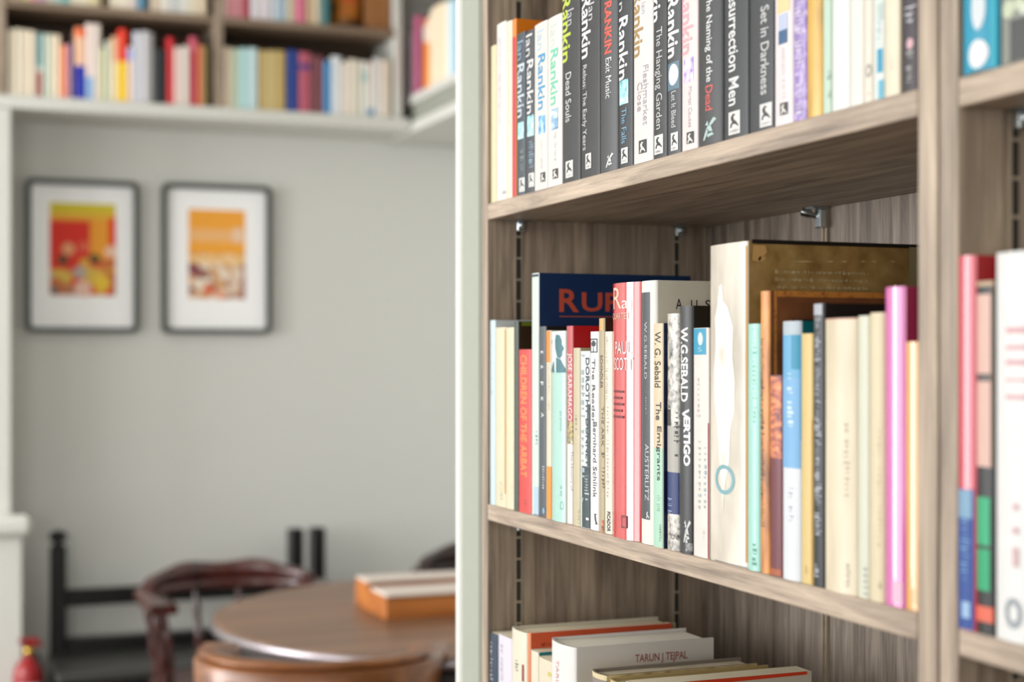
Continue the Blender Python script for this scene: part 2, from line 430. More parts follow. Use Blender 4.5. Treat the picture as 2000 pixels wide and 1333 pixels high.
def wframe(n, axis, c, a, b, z0, z1):
    m = MB(); t = .045; d = .04
    def bx(p, q, r, s_):
        if axis == 0: m.box(c-d/2, c+d/2, p, q, r, s_)
        else: m.box(p, q, c-d/2, c+d/2, r, s_)
    bx(a, a+t, z0, z1); bx(b-t, b, z0, z1); bx(a+t, b-t, z0, z0+t); bx(a+t, b-t, z1-t, z1)
    bx((a+b)/2-.015, (a+b)/2+.015, z0+t, z1-t)
    struct('window_%d' % n, m, paint('#e8e8e2', .4))
for i, (a, b) in enumerate(LW): wframe(i+1, 0, -3.015, a, b, -.95, 1.25)
for i, (a, b) in enumerate(RW): wframe(i+4, 1, -2.525, a, b, -.55, 1.2)  # frames for the added openings behind the camera
# partition that carries the bookcases, with its painted end
struct('wall_partition', MB().box(.945, 1.05, -2.5, 1.745, FL, CE).box(1.05, 1.95, 1.66, 1.745, FL, CE), SAGE)
struct('trim_1', MB().box(.618, .945, 1.684, 1.747, FL, CE, 0, .003), SAGE)
struct('trim_2', MB().box(.6165, .95, 1.7475, 1.7665, FL, CE, 0, .004), WHITE)
struct('baseboard_back', MB().box(.31, 1.95, 5.232, 5.25, FL, FL+.14, 0, .004), WHITE)
# painted pilaster at the left, under the far shelves, with its dado cap
struct('trim_3', MB().box(-.30, .288, 4.975, 5.25, FL, .772, 0, .004), WHITE)
struct('trim_4', MB().box(-.33, .318, 4.935, 4.974, FL, -.545, 0, .004).box(-.33, .345, 4.90, 4.974, -.545, -.482, 0, .016), WHITE)

# ------------------------------------------------------------------ the near bookcases
XF, XB = .62, .906
TOP, MID, LOW = .1785, -.1685, -.52
TH = .0185
def bookcase(name, y0, y1, label, far_std, shelves):
    r = empty(name, (XF, (y0+y1)/2, FL), 0, label, 'bookcase')
    o = (XF, (y0+y1)/2, FL)
    def P(n, m, mat): return m.build(n, mat, r, o)
    P('side_panel', MB().box(XF, XB+.02, y1, y1+.0187, FL, CE-.02, 0, .0008), OAK_V)
    P('side_panel', MB().box(XF, XB+.02, y0-.0205, y0, FL, CE-.02, 0, .0008), OAK_V)
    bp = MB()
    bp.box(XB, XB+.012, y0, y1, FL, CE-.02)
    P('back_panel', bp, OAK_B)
    for z in shelves:
        P('shelf', MB().box(XF, XB-.0005, y0+.0005, y1-.0005, z-TH, z, 0, .0008), OAK_H)
    P('plinth', MB().box(XF+.03, XF+.045, y0, y1, FL, FL+.08), OAK_H)
    GR = paint('#2c2822', .6)
    def channel(kind, c, zlo=FL+.1, zhi=CE-.05):
        m = MB(); wd, dp, t = .0085, .0035, .0012
        if kind == 'side':   # on the far side panel, facing -Y ; c = X
            m.box(c, c+t, y1-.0018, y1, zlo, zhi, 0); m.box(c+wd-t, c+wd, y1-.0015, y1, zlo, zhi, 0)
            m.box(c+t, c+wd-t, y1-.0006, y1-.00005, zlo, zhi, 1)
            z = zlo
            while z < zhi: m.box(c+t, c+wd-t, y1-.0012, y1-.0007, z, z+.0025, 0); z += .025
        else:                # on the back panel, facing -X ; c = Y
            m.box(XB-dp, XB, c, c+t, zlo, zhi, 0); m.box(XB-dp, XB, c+wd-t, c+wd, zlo, zhi, 0)
            m.box(XB-.0006, XB-.00005, c+t, c+wd-t, zlo, zhi, 0)
            z = zlo
            while z < zhi: m.box(XB-.0010, XB-.0007, c+.003, c+wd-.003, z, z+.005, 1); z += .025
        st = P('shelf_standard', m, [paint('#b8ac9a', .35, .5, .55), GR])
        for z in shelves:
            zc = z-TH; q = MB()
            if kind == 'side':
                q.box(c-.001, c+wd+.001, y1-.011, y1-dp, zc-.013, zc-.002, 0, .001)
                q.turned((c+wd/2, y1-.016, zc-.006), (c+wd/2, y1-dp, zc-.006), [(0, .002), (.1, .0045), (.6, .0045), (.7, .003), (1, .003)])
                q.box(c-.004, c+wd+.006, y1-.020, y1-.004, zc-.0018, zc-.0004)
            else:
                q.box(XB-.012, XB-dp, c-.001, c+wd+.001, zc-.022, zc-.002, 0, .001)
                q.box(XB-.022, XB-dp, c-.003, c+wd+.003, zc-.0018, zc-.0004)
                q.turned((XB-.004, c+wd/2, zc-.012), (XB-.024, c+wd/2+.012, zc-.004), [(0, .003), (.5, .003), (.6, .0045), (1, .0045)])
            cl = q.build('shelf_clip', METAL, st, (0, 0, 0))
            cl.location = (-o[0], -o[1], -o[2])
        return st
    for k, c in far_std: channel(k, c)
    return r
bookcase('bookcase', .848, 1.662, 'greyed oak bookcase between the painted end panel and the upright near the right edge', [('side', .654), ('side', .860), ('back', 1.393)], [-1.2, -.86, LOW, MID, TOP, .53, .88])
bookcase('bookcase', -.02, .8063, 'greyed oak bookcase cut off by the right edge of the photo', [('side', .660), ('side', .860)], [-1.2, -.86, LOW, -.171, TOP, .53, .88])

# ------------------------------------------------------------------ books, top shelf
X1 = .6235
GT = 'paperbacks on the top shelf of the main bookcase'
DK = '#2c2d30'; WH = '#ece4de'
def bk(x0, x1, top, spine, cover, label, depth=.111, height=None, X0=X1, base=TOP, group=GT, **kw):
    return Book(x0, x1, top, base, X0, depth, spine, cover, label, height=height, group=group, **kw)
b = bk(953.5, 970, 91, '#e6d9b0', '#d6c79c', 'cream paperback at the far left end of the top shelf')
b.B('a', (112, 480, 128, 1400), '#cfc08c')
b = bk(970, 989, 45, '#eee9e2', '#e6e0d6', 'white paperback with faint grey spine print, second from the far end of the top shelf')
b.S(40, 'a', (215, 360, 245, 1200), '#c9c9d4').S(5, 'b', (255, 855, 300, 890), '#8d8f96')
b = bk(989, 1001, 42, '#f0e4d0', '#f0e4d0', 'plain off-white paperback pressed against the orange and red book')
b.S(40, 'a', (315, 300, 330, 1200), '#d8cfc0')
b = bk(1001, 1009, 38, '#f28a1e', '#f08718', 'orange book with a red lower spine, its orange cover rising above a grey one', depth=.118)
b.B('p', (1001, 72, 1009, 400), '#d4182a')
b = bk(1009, 1026.5, 65, '#3e4853', DK, 'slate grey paperback with pale blue lettering beside the red spine')
b.T('Ian', 'a', (400, 395, 455, 575), '#93b4cc', .0).T('Rankin', 'a', (400, 615, 465, 1130), '#d3e2ea', .012)
b.B('a', (405, 1180, 460, 1340), PM['teal'], 'spine_picture').S(12, 'b', (425, 450, 465, 660), '#93a79a')
b.logo('b', (418, 728, 473, 862))
b = bk(1026.5, 1043.5, 60, '#3a3f46', DK, 'dark grey paperback with white lettering next to the slate grey one')
b.T('Ian', 'a', (482, 330, 540, 540), '#f2f2f2', .0).T('Rankin', 'a', (492, 575, 552, 1095), '#f4f4f4', .012)
b.B('b', (495, 125, 556, 325), PM['teal'], 'spine_picture').S(12, 'b', (510, 350, 556, 640), '#8db4cc')
b.logo('b', (510, 680, 566, 815))
b = bk(1043.5, 1069.5, 45, WH, '#e6ded6', 'white paperback with bright blue lettering and a blue picture on the spine')
b.T('Ian', 'a', (590, 290, 650, 480), '#b5d4ea').T('Rankin', 'a', (598, 520, 665, 1055), '#2f9fd4', .014)
b.B('b', (605, 125, 666, 300), PM['blue'], 'spine_picture').S(20, 'b', (620, 360, 645, 640), '#d3cbd2').logo('b', (622, 675, 668, 800), False)
b = bk(1069.5, 1098, 32, '#f0e9e2', '#e6ded6', 'white paperback with mint green lettering beside the first charcoal one')
b.T('Ian', 'a', (715, 235, 775, 450), '#cfe4dc').T('Rankin', 'a', (718, 470, 790, 1010), '#71d7b4', .014)
b.B('b', (727, 58, 790, 262), PM['grey'], 'spine_picture').S(20, 'b', (750, 290, 778, 600), '#cfc8c8').logo('b', (740, 640, 792, 770), False)
b = bk(1098, 1134, 0, DK, DK, 'charcoal paperback with lime green lettering on the spine', height=.198, depth=.129)
b.T('Rankin', 'a', (832, -40, 912, 595), '#cfe04a', .02).T('Ian', 'a', (880, 88, 942, 240), '#c9c9cd').T('Dead Souls', 'a', (865, 700, 918, 1175), '#e8e8e8')
b.logo('b', (866, 563, 936, 725))
b = bk(1134, 1172.5, 0, '#2c2c2f', '#2f2f31', 'thick charcoal paperback with white lettering ending in The Early Years', height=.198, depth=.129)
b.T('Rankin', 'a', (1020, -40, 1105, 555), '#f2f2f2', .02).T('Ian', 'a', (1085, 25, 1140, 190), '#d9d9dc').T('Rebus: The Early Years', 'a', (1022, 630, 1068, 1450), '#e4e4e4')
b.logo('b', (1057, 492, 1112, 640))
b = bk(1172.5, 1208.5, 0, '#47484b', '#4a4b4e', 'grey hardback with red-orange capitals above Exit Music', height=.205, hard=True, bulge=.003, depth=.135)
b.T('RANKIN', 'a', (1240, 12, 1310, 515), '#f2573f', .03).T('Exit Music', 'a', (1250, 555, 1305, 945), '#f0f0f0')
b.G('b', (1252, 490, 1328, 622), BIRD, '#e6e6e6')
b = bk(1208.5, 1237, 0, '#303236', DK, 'charcoal paperback with a teal picture above The Falls', height=.198, depth=.129)
b.T('Ian', 'a', (1375, -130, 1430, 105), '#d6d6da').T('Rankin', 'a', (1378, 160, 1465, 765), '#f4f4f4', .02)
b.B('a', (1385, 770, 1470, 1005), PM['teal'], 'spine_picture').T('The Falls', 'b', (1405, 55, 1452, 395), '#84b7d8')
b.logo('b', (1402, 437, 1466, 588))
b = bk(1237, 1276, 0, '#eee6e2', '#e4dcd6', 'white paperback with tan lettering and Fleshmarket Close in pale grey', height=.198, depth=.129)
b.T('Rankin', 'a', (1520, -90, 1610, 545), '#b3915a', .02).T('Ian', 'a', (1595, 20, 1635, 130), '#c9c3c9').T('Fleshmarket', 'a', (1610, 625, 1660, 1205), '#b9aeb9').T('Close', 'a', (1555, 795, 1602, 1075), '#c9b4b9')
b.logo('b', (1572, 362, 1645, 535), False)
b = bk(1276, 1304, 0, '#2d2e31', DK, 'charcoal paperback with The Hanging Garden in pale grey', height=.198, depth=.129)
b.T('Rankin', 'a', (1690, -420, 1785, 210), '#f4f4f4', .02).T('The Hanging Garden', 'a', (1725, 265, 1795, 1245), '#d6d6d6')
b.logo('b', (1722, 313, 1805, 498))
b = bk(1304, 1331.5, 0, '#45484c', '#47494d', 'dark grey paperback with a pale domed picture above Let It Bleed', height=.198, depth=.129)
b.T('Rankin', 'c', (12, -30, 100, 430), '#f6f6f6', .025).B('c', (18, 465, 106, 672), '#5f7f90', 'spine_picture')
b.E('c', (25, 478, 98, 640), '#e6e4f4', 'picture_dome').T('Let It Bleed', 'c', (45, 685, 80, 955), '#dcdcdc').logo('c', (42, 995, 96, 1130))
b = bk(1331.5, 1363.5, 0, '#f2e2e0', '#d8304a', 'pinkish white paperback with pink lettering and a violet picture', height=.198, depth=.129)
b.T('Rankin', 'c', (125, -90, 208, 405), '#efb3bc', .02).B('c', (138, 435, 210, 615), PM['lilac'], 'spine_picture').T('Mortal Causes', 'c', (172, 650, 198, 955), '#c9b8c0').logo('c', (160, 990, 214, 1108), False)
b = bk(1363.5, 1413.5, 0, '#38393c', '#2b2c2f', 'thick grey hardback with The Naming of the Dead, the last word red', height=.205, hard=True, bulge=.003, depth=.135)
b.T('The Naming of the', 'c', (295, -50, 352, 615), '#ececec', .012).T('Dead', 'c', (300, 640, 355, 828), '#dc5a52', .012)
b.G('c', (283, 885, 385, 1045), BIRD, '#b9d2cc')
b = bk(1413.5, 1463, 0, '#34363a', '#2a2b2f', 'thick charcoal paperback with Resurrection Men in white', height=.198, depth=.129)
b.T('Resurrection Men', 'c', (475, -120, 550, 790), '#f0f0f0', .015).logo('c', (475, 835, 560, 1008))
b = bk(1463, 1513, 0, '#34363b', '#2a2c30', 'thick charcoal paperback with Set in Darkness in grey', height=.198, depth=.129)
b.T('Set in Darkness', 'c', (715, 40, 778, 708), '#cfcfcf', .012).logo('c', (710, 775, 800, 950))
b = bk(1513, 1550, 0, '#f0e4e6', '#e0d6d6', 'pinkish white paperback with a blue seascape picture on the spine', height=.198, depth=.129)
b.B('c', (840, -100, 935, 90), '#f4d9a0').B('c', (850, 105, 916, 225), '#c3cde8', 'spine_picture').B('c', (850, 225, 916, 328), '#2c5f8c', 'spine_picture').S(26, 'c', (872, 360, 900, 740), '#d3ccd4').logo('c', (862, 770, 920, 895), False)
b = bk(1550, 1576.5, 0, blotch('mottled_purple', ['#6d5590', '#8c74b0', '#c0b0d4'], 160), '#6f5a92', 'purple paperback with worn lilac print on the spine', height=.195)
b.S(18, 'c', (968, -20, 1040, 555), '#dcd2e6').S(8, 'c', (980, 625, 1040, 860), '#dcd6e8')
b = bk(1576.5, 1607.5, 0, blotch('worn_ochre', ['#8d681c', '#c0952f', '#c99f3c'], 30, .35, (1, 1, .3), 'noise', .3, .6), '#a8822c', 'worn ochre book between the purple and the mint ones', height=.2, hard=True, bulge=.002)
b = bk(1607.5, 1625, 0, '#c7dfcb', '#c0d8c8', 'pale mint paperback beside the ochre one on the top shelf', height=.195)
b.S(4, 'c', (1215, 530, 1245, 600), '#7d9a8a').S(5, 'c', (1220, 680, 1245, 745), '#93ab9d')
b = bk(1625, 1661, 0, '#f2f2ee', '#eeeeea', 'thick white paperback right of the pale mint one', height=.198)
b = bk(1661, 1688, 0, '#f2eee4', '#e8e2d6', 'plain off-white paperback in the middle of the white group', height=.193)
b = bk(1688, 1706, 0, '#efe6d6', '#e6dccb', 'off-white paperback with a small grey oval at the foot of its spine', height=.198)
b.E('c', (1505, 480, 1550, 580), '#9a9a90', ring=.6).S(3, 'c', (1510, 680, 1548, 730), '#d9c2a6')
b = bk(1706, 1728.5, 0, '#e9efe8', '#d8e2e0', 'white paperback with a cyan block low on the spine', height=.195)
b.B('c', (1590, 20, 1645, 150), '#c3d4d0').B('c', (1590, 365, 1632, 545), '#1b9fc6').B('c', (1598, 600, 1640, 740), '#67bcd8').S(8, 'c', (1590, 160, 1625, 350), '#9fc4d2')
b = bk(1728.5, 1758.5, 0, '#f2e6cc', '#d9c9a6', 'cream paperback next to the dark one at the right end of the top shelf', height=.195)
b.S(5, 'c', (1675, 440, 1710, 530), '#cfc0a4')
b = bk(1760.5, 1795, 0, '#33272f', '#3a2418', 'dark paperback with blurred white spine print touching the right upright', height=.19)
b.S(5, 'c', (1795, -60, 1885, 190), '#e6e6ea').E('c', (1812, 285, 1862, 370), '#e2b4bc').S(7, 'c', (1810, 380, 1862, 640), '#a9a9a6')
# right-hand bookcase, top shelf
GR_ = 'books on the upper shelf of the right-hand bookcase'
b = bk(1880.5, 1952, 0, '#1c9fc0', '#12304a', 'turquoise book with a white disc on the spine in the right-hand bookcase', height=.2, group=GR_, bulge=.004, X0=.6215)
b.E('d', (535, 365, 720, 630), '#f4f4f4').E('d', (560, -140, 690, 275), '#dfe6ea').B('d', (740, -50, 790, 640), '#3cb8d0')
b = bk(1954, 2018, 0, '#8d9186', '#3e3f3c', 'grey book with pale green blobs and a dark cover at the top right corner', height=.2, group=GR_, X0=.6215)
b.B('d', (920, 150, 1200, 560), '#3e3f3d').E('d', (850, 0, 960, 170), '#cfd6b9').E('d', (960, -30, 1040, 90), '#cfd6b9').E('d', (1010, 10, 1110, 130), '#dfe3cf')

# ------------------------------------------------------------------ books, middle shelf
X2 = .6225
GM = 'books on the middle shelf of the main bookcase'
def bm(x0, x1, top, spine, cover, label, depth=.129, X0=X2, **kw):
    kw.setdefault('group', GM); kw.setdefault('base', MID); ba = kw.pop('base')
    return Book(x0, x1, top, ba, X0, depth, spine, cover, label, **kw)
b = bm(953.5, 968, 626, '#cfe2e8', '#dfe6ea', 'pale blue paperback at the far left end of the middle shelf', depth=.135)
b.S(26, 'e', (80, 640, 110, 1250), '#a4bfd0')
b = bm(968, 988, 640, '#e9dcbc', '#2a2622', 'cream paperback with a dark cover edge, left one of the cream pair', depth=.12)
b.B('e', (225, 610, 243, 2200), '#c39a48').S(10, 'f', (170, 700, 195, 860), '#b9ad92')
b = bm(988, 1004, 640, '#ebdcbc', '#7c8a62', 'cream paperback, right one of the cream pair', depth=.11)
b.S(8, 'f', (270, 730, 292, 860), '#b3a88e')
b = bm(1004, 1013, 628, '#33463a', '#3f2a16', 'brown-covered book with a moss green top edge behind the short red one', depth=.135)
b.CP([RECT], '#76821f', 'cover_band', 'p', (1012, 629, 1046, 637))
b = bm(1013, 1038.5, 683, '#e0413c', '#d86a78', 'short red paperback with orange spine capitals', depth=.112, bulge=.002)
b.T('CHILDREN OF THE ARBAT', 'p', (1017, 694, 1029, 932), '#f2a057', .012).S(3, 'f', (388, 860, 412, 930), '#8d2a2c')
b = bm(1038.5, 1052.5, 534, '#d6e6dc', '#0d2f5c', 'tall navy annual with red cover capitals behind the paperbacks', depth=.182, hard=True, bulge=.001)
b.B('p', (1038, 536, 1053, 541), '#0e2348').B('f', (470, 990, 530, 1100), '#1d5f9c').B('f', (475, 740, 525, 985), '#b9d2e4').S(4, 'f', (488, 240, 512, 380), '#4f86a4')
b.CT('R', 'p', (1092, 565, 1131, 610), '#c8543c', .02).CT('UPERT', 'p', (1136, 573, 1318, 610), '#c8543c', .02).CP([RECT], '#b4593f', 'cover_rule', 'p', (1092, 618, 1200, 620))
b = bm(1052.5, 1067, 638, '#4a5158', '#141414', 'slate paperback with widely spaced white letters beside the tall navy annual', depth=.129)
b.T('K', 'e', (573, 820, 600, 850), '#f2f2f2', .02).T('A', 'e', (573, 955, 600, 990), '#f2f2f2', .02).T('F', 'e', (573, 1115, 600, 1150), '#f2f2f2', .02).T('K', 'e', (575, 1265, 602, 1305), '#f2f2f2', .02).T('A', 'f', (540, 75, 565, 120), '#f2f2f2', .02)
b.S(9, 'f', (550, 555, 570, 765), '#dfe3e6').E('f', (553, 930, 582, 985), '#7fb4dc')
b = bm(1067, 1077.5, 646, '#e2d8c0', '#e6dcc6', 'slim orange and cream paperback beside the slate one', depth=.111)
b.B('e', (625, 625, 665, 930), '#f08f1c').B('f', (590, 560, 640, 1045), '#f2940a').S(18, 'e', (645, 950, 662, 1400), '#c4b79c')
b = bm(1077.5, 1106.5, 647, '#b4dfd2', '#a6d6c6', 'mint paperback with a teal portrait panel at the head of the spine', depth=.129, bulge=.003, rough=.22)
b.B('e', (672, 625, 810, 1028), '#e4eaea', 'spine_picture')
b.G('e', (672, 640, 810, 1028), [[(.55, .95), (.75, .93), (.85, .8), (.85, .7), (.95, .6), (.88, .52), (.86, .42), (.78, .35), (.62, .38), (.5, .6), (.48, .8)], [(.55, .38), (.8, .33), (1, .1), (1, 0), (.55, 0)], [(.05, .8), (.25, .8), (.18, .7)], [(0, 0), (.4, .3), (.45, 0)]], '#2f7480', 'picture_figure')
b.S(14, 'f', (705, 60, 722, 280), '#6fae9d').S(6, 'f', (705, 730, 732, 830), '#64a090').E('f', (708, 870, 738, 950), '#8fc8b6', ring=.8)
b = bm(1106.5, 1119.5, 637, '#c95258', '#c8161c', 'pinkish red paperback with a small crowd picture low on its spine', depth=.129)
b.T('JOSE SARAMAGO', 'p', (1108, 690, 1117.5, 822), '#f2e0dc', .012).B('f', (775, 155, 832, 355), PM['crowd'], 'spine_picture').B('f', (775, 358, 845, 1110), '#ece6e0').T('The History of', 'f', (800, 420, 830, 780), '#8d8580')
b = bm(1119.5, 1133.5, 680, '#cfc3a2', '#bfb18e', 'plain beige paperback right of the pinkish red one', depth=.111)
b.S(6, 'f', (845, 100, 862, 240), '#6b6248').S(8, 'f', (865, 950, 885, 1080), '#9a8f70')
b = bm(1133.5, 1153, 686, '#dfe3e4', '#101010', 'white and dark green paperback with ragged black print', depth=.112)
b.B('f', (905, 560, 1000, 1170), '#2e4348').B('f', (950, 0, 1000, 560), '#3c5256').T('DOROTHY DUNNETT', 'e', (1008, 885, 1043, 2000), '#1c2c2e', .02).S(20, 'e', (965, 850, 998, 2300), '#a9bcc8').S(9, 'f', (930, 640, 970, 870), '#b9c6c8').B('f', (943, 1020, 968, 1042), '#f0f0f0')
b = bm(1153, 1170, 648, '#eeeceb', '#d8d2c8', 'white paperback with a small tree emblem above The Reader', depth=.129)
b.B('e', (1053, 700, 1122, 835), '#2c3438', 'emblem_frame').B('e', (1062, 712, 1113, 825), '#dfe6e8', 'emblem_ground').G('e', (1062, 712, 1113, 825), [[(.42, 0), (.58, 0), (.55, .5), (.45, .5)], [(.2, .45), (.8, .45), (.95, .7), (.6, .95), (.4, .95), (.05, .7)]], '#2c3438')
b.T('The Reader', 'e', (1070, 895, 1098, 1520), '#3f4244').T('Bernhard Schlink', 'f', (1005, 160, 1038, 840), '#3f4244').G('f', (1015, 985, 1045, 1090), [[(0, 0), (.3, .1), (1, .1), (.6, .45), (.4, .9), (.9, 1), (.1, 1), (.2, .5), (.5, .2)]], '#333333')
b = bm(1170, 1181.5, 622, '#b9a988', '#3f2a20', 'tall brownish book with SCHINDLER print and a chipped yellow top corner', depth=.129)
b.B('e', (1140, 500, 1190, 620), '#dcb062').T("SCHINDLER", 'e', (1148, 860, 1172, 1180), '#40382c', .01).T('THE ARK', 'f', (1080, 20, 1100, 380), '#5a5040').S(10, 'f', (1080, 430, 1105, 770), '#5a5040').B('f', (1080, 1040, 1110, 1180), PM['rust'])
b = bm(1181.5, 1196.5, 648, '#efe6d4', '#b8633c', 'cream paperback with a rust-brown side beside the big red one', depth=.129)
b.S(34, 'e', (1200, 680, 1225, 1330), '#b9b09c').S(26, 'f', (1125, 20, 1145, 880), '#c4bca6').T('PICADOR', 'f', (1130, 965, 1160, 1145), '#1c1c1c', .03)
b = bm(1196.5, 1253, 553, '#d93438', '#c81c26', 'thick glossy red paperback, creased spine with white and black print', depth=.129, bulge=.007, rough=.09, spec=1.0)
b.U('R', 'g', (85, 185, 150, 370), '#f4d2b4').U('aj', 'g', (152, 270, 240, 400), '#f2e4dc').U('QUARTET', 'g', (82, 405, 225, 470), '#efc9b0').U('PAUL', 'g', (100, 655, 240, 765), '#f4ecea').U('SCOTT', 'g', (94, 795, 250, 905), '#f4ecea')
for i in range(5): b.B('g', (88, 1080+i*55, 172-(i % 2)*14, 1100+i*55), '#7c2026', 'spine_print', 2)
b.G('h', (135, 815, 178, 912), [[(0, 0), (1, 0), (1, 1), (0, 1)]], '#7c2c34').G('h', (142, 830, 171, 897), [[(0, 0), (1, 0), (1, 1), (0, 1)]], '#c8484e')
b = bm(1253, 1284, 549, '#ebe8e0', '#ded8c9', 'tall white hardback with AUS in black capitals on its cover', depth=.15, hard=True, bulge=.004)
b.B('g', (325, 228, 398, 2200), '#41464b').B('h', (305, 965, 400, 1100), '#ebe8e0').T('W.G.SEBALD', 'g', (350, 485, 372, 980), '#cfd3d6').S(10, 'g', (360, 1090, 375, 1320), '#8d9498').T('AUSTERLITZ', 'h', (315, 265, 345, 700), '#cfd3d6').G('h', (325, 785, 350, 838), DOG, '#dfe3e6')
b.CT('A', 'g', (620, 285, 675, 375), '#26282a').CT('U', 'g', (752, 295, 806, 375), '#26282a').CT('S', 'g', (875, 295, 920, 375), '#26282a')
b = bm(1276.3, 1295.2, 632, '#e2cfae', '#0f1f44', 'buff and mint paperback with The Emigrants in black', depth=.129, X0=.6183)
b.B('p', (1276, 876, 1296, 1080), '#b3dcc4').T('W. G. Sebald', 'g', (440, 570, 492, 1055), '#1e1e1e', .008).T('The', 'g', (450, 1180, 495, 1340), '#1e1e1e', .008).T('Emigrants', 'h', (400, 130, 438, 548), '#1e1e1e', .008).S(8, 'h', (405, 660, 435, 785), '#8db49c').T('HARVILL', 'h', (425, 885, 440, 1018), '#5f8a72')
b = bm(1303.5, 1327.5, 613, blotch('black_white_pattern', ['#222222', '#8a867e', '#b9b3a9', '#c9c3b9'], 190, .3), '#cfc6b8', 'glossy black and white patterned paperback with a navy band', depth=.129, bulge=.004, rough=.3, spec=.5)
b.B('h', (485, 130, 600, 485), '#b4b0a8').B('h', (485, 485, 600, 805), '#16306c').S(9, 'h', (490, 680, 520, 800), '#a9b4d4').S(10, 'h', (535, 20, 568, 375), '#2c2c2c').B('h', (485, 0, 510, 125), '#3a3a3a').U('TIONS', 'h', (500, 960, 585, 1000), '#55524c')
b = bm(1327.5, 1354, 598, '#2c2d2f', '#26211f', 'dark grey paperback with VERTIGO in heavy white capitals', depth=.135, bulge=.003)
b.T('W.G.SEBALD', 'g', (668, 530, 728, 1180), '#f2f2f2', .03).T('V', 'g', (678, 1240, 738, 1330), '#f2f2f2', .04).T('ERTIGO', 'h', (610, 60, 660, 435), '#f2f2f2', .05)
b.G('h', (610, 850, 680, 1025), BIRD+[[(.3, 0), (.6, 0), (.5, .3), (.4, .4)], [(.1, .85), (.3, .8), (.35, 1)]], '#d9dad6').T('HARVILL', 'p', (1340, 1062, 1352, 1078), '#c4c4c4', .02)
b = bm(1354, 1385, 641, '#ebe2da', '#d9d0c8', 'white paperback with a cyan head band and a red strip on its edge', depth=.129)
b.B('g', (765, 535, 886, 770), '#1a9cc4', 'spine_label').E('g', (815, 575, 858, 690), '#d8e2e0').U('5', 'g', (815, 705, 850, 745), '#9fd0dc').S(10, 'g', (805, 880, 832, 1330), '#d8c9c6').S(12, 'h', (722, 240, 742, 780), '#b3c4cc').S(12, 'h', (765, 240, 782, 780), '#b3c4cc').B('h', (797, 105, 822, 1190), '#b01830').S(5, 'h', (755, 920, 775, 1010), '#e6c0bc')
# the slipcase
b = bm(1386, 1461, 476, blotch('worn_white_paper', ['#a39a8b', '#b9b0a2', '#c9c1b4', '#d3ccc0'], 22, .25, (1, 1, .35)), blotch('scuffed_brown_board', ['#755829', '#8a6c3a', '#967a47', '#c0a062'], 60, .5, (1, 1, 1), 'noise', .3, .86),
      'big battered brown slipcase with a torn white spine and a blue stamp', depth=.2, hard=True, bulge=.002, name='slipcase', cat='slipcase', rough=.25, spec=.8)
b.G('g', (950, 150, 1170, 2290), [[(.25, .99), (.38, 1), (.42, .93), (.62, .9), (.8, .82), (.78, .7), (.86, .6), (.84, .48), (.7, .4), (.66, .28), (.5, .18), (.42, .06), (.36, .16), (.25, .3), (.18, .42), (.06, .52), (.03, .64), (.12, .74), (.08, .86), (.2, .92)]], blotch('creased_paper', ['#bcb5a8', '#dedad1', '#d2ccc1'], 60, .3, (1, 1, .5)), 'torn_paper')
b.E('h', (852, 425, 1002, 655), '#7fb2ba', ring=.72).B('p', (1396, 1102, 1459, 1125), '#1a1a18', 'torn_edge').B('p', (1456, 480, 1461, 1100), '#cf9c5c', 'torn_edge')
b.CP([RECT], '#1c1712', 'cover_edge', 'p', (1463, 473, 1800, 481))
b.CP([[(0, .1), (.5, 0), (1, .6), (.9, 1), (.2, 1)], [(.45, .15), (.7, .0), (.85, .2), (.6, .35)]], '#d2a566', 'worn_patch', 'i', (315, 130, 425, 240))
b.CP([[(0, .2), (.6, 0), (1, .7), (.4, 1)]], '#cfa468', 'worn_patch', 'i', (380, 200, 420, 235))
b.CP([RECT], '#a89a72', 'cover_strip', 'i', (1350, 145, 1440, 1300))
for i, (xa, xb) in enumerate([(575, 735), (810, 860), (900, 950), (1035, 1065), (1095, 1140), (1220, 1260)]): b.CP([[(0, .3), (.5, 0), (1, .4), (.6, 1)]], '#d6bb84', 'cover_scratch', 'i', (xa, 232, xb, 242))
for i, (ya, yb) in enumerate([(298, 322), (348, 372), (398, 420)]): b.CT(52, 'i', (475, ya, 1090, yb), '#dccb9c', 0, 'cover_print')
b = bm(1461, 1485.5, 633, '#a9e2d4', '#9fd8c8', 'slim pale turquoise paperback between the slipcase and the leather book', depth=.129, rough=.22, bulge=.0025)
b.S(22, 'i', (335, 670, 355, 1330), '#7cc0ae').S(6, 'j', (210, 705, 235, 870), '#5f9a8a')
b = bm(1485.5, 1504, 569, blotch('rubbed_leather_spine', ['#7a4414', '#b9742c', '#d29042'], 70, .45, (1, 1, .25)), blotch('brown_leather', ['#5c3216', '#6b3c1c', '#7d4a24'], 45, .5), 'old brown leather book with rubbed orange edges and a tooled frame', depth=.165, hard=True, bulge=.003)
b.S(36, 'i', (385, 740, 408, 1330), '#2b1a0e').S(40, 'j', (260, 0, 285, 640), '#2b1a0e')
zf = b.h
def fr(i): return i
EDG = blotch('rubbed_edge', ['#8a4e1e', '#b87834', '#9a5a26'], 200)
b.CP([[(.0065, zf-.0045), (.165, zf-.0045), (.165, zf), (.0065, zf)]], EDG, 'rubbed_edge')
b.CP([[(.0, .0), (.006, .0), (.006, zf), (.0, zf)]], EDG, 'rubbed_edge')
b.CP([[(.024, zf-.024), (.16, zf-.024), (.16, zf-.022), (.024, zf-.022)], [(.02, .02), (.0225, .02), (.0225, zf-.022), (.02, zf-.022)],
      [(.036, zf-.034), (.16, zf-.034), (.16, zf-.030), (.036, zf-.030)], [(.031, .03), (.035, .03), (.035, zf-.030), (.031, zf-.030)]], '#2c1408', 'tooled_frame')
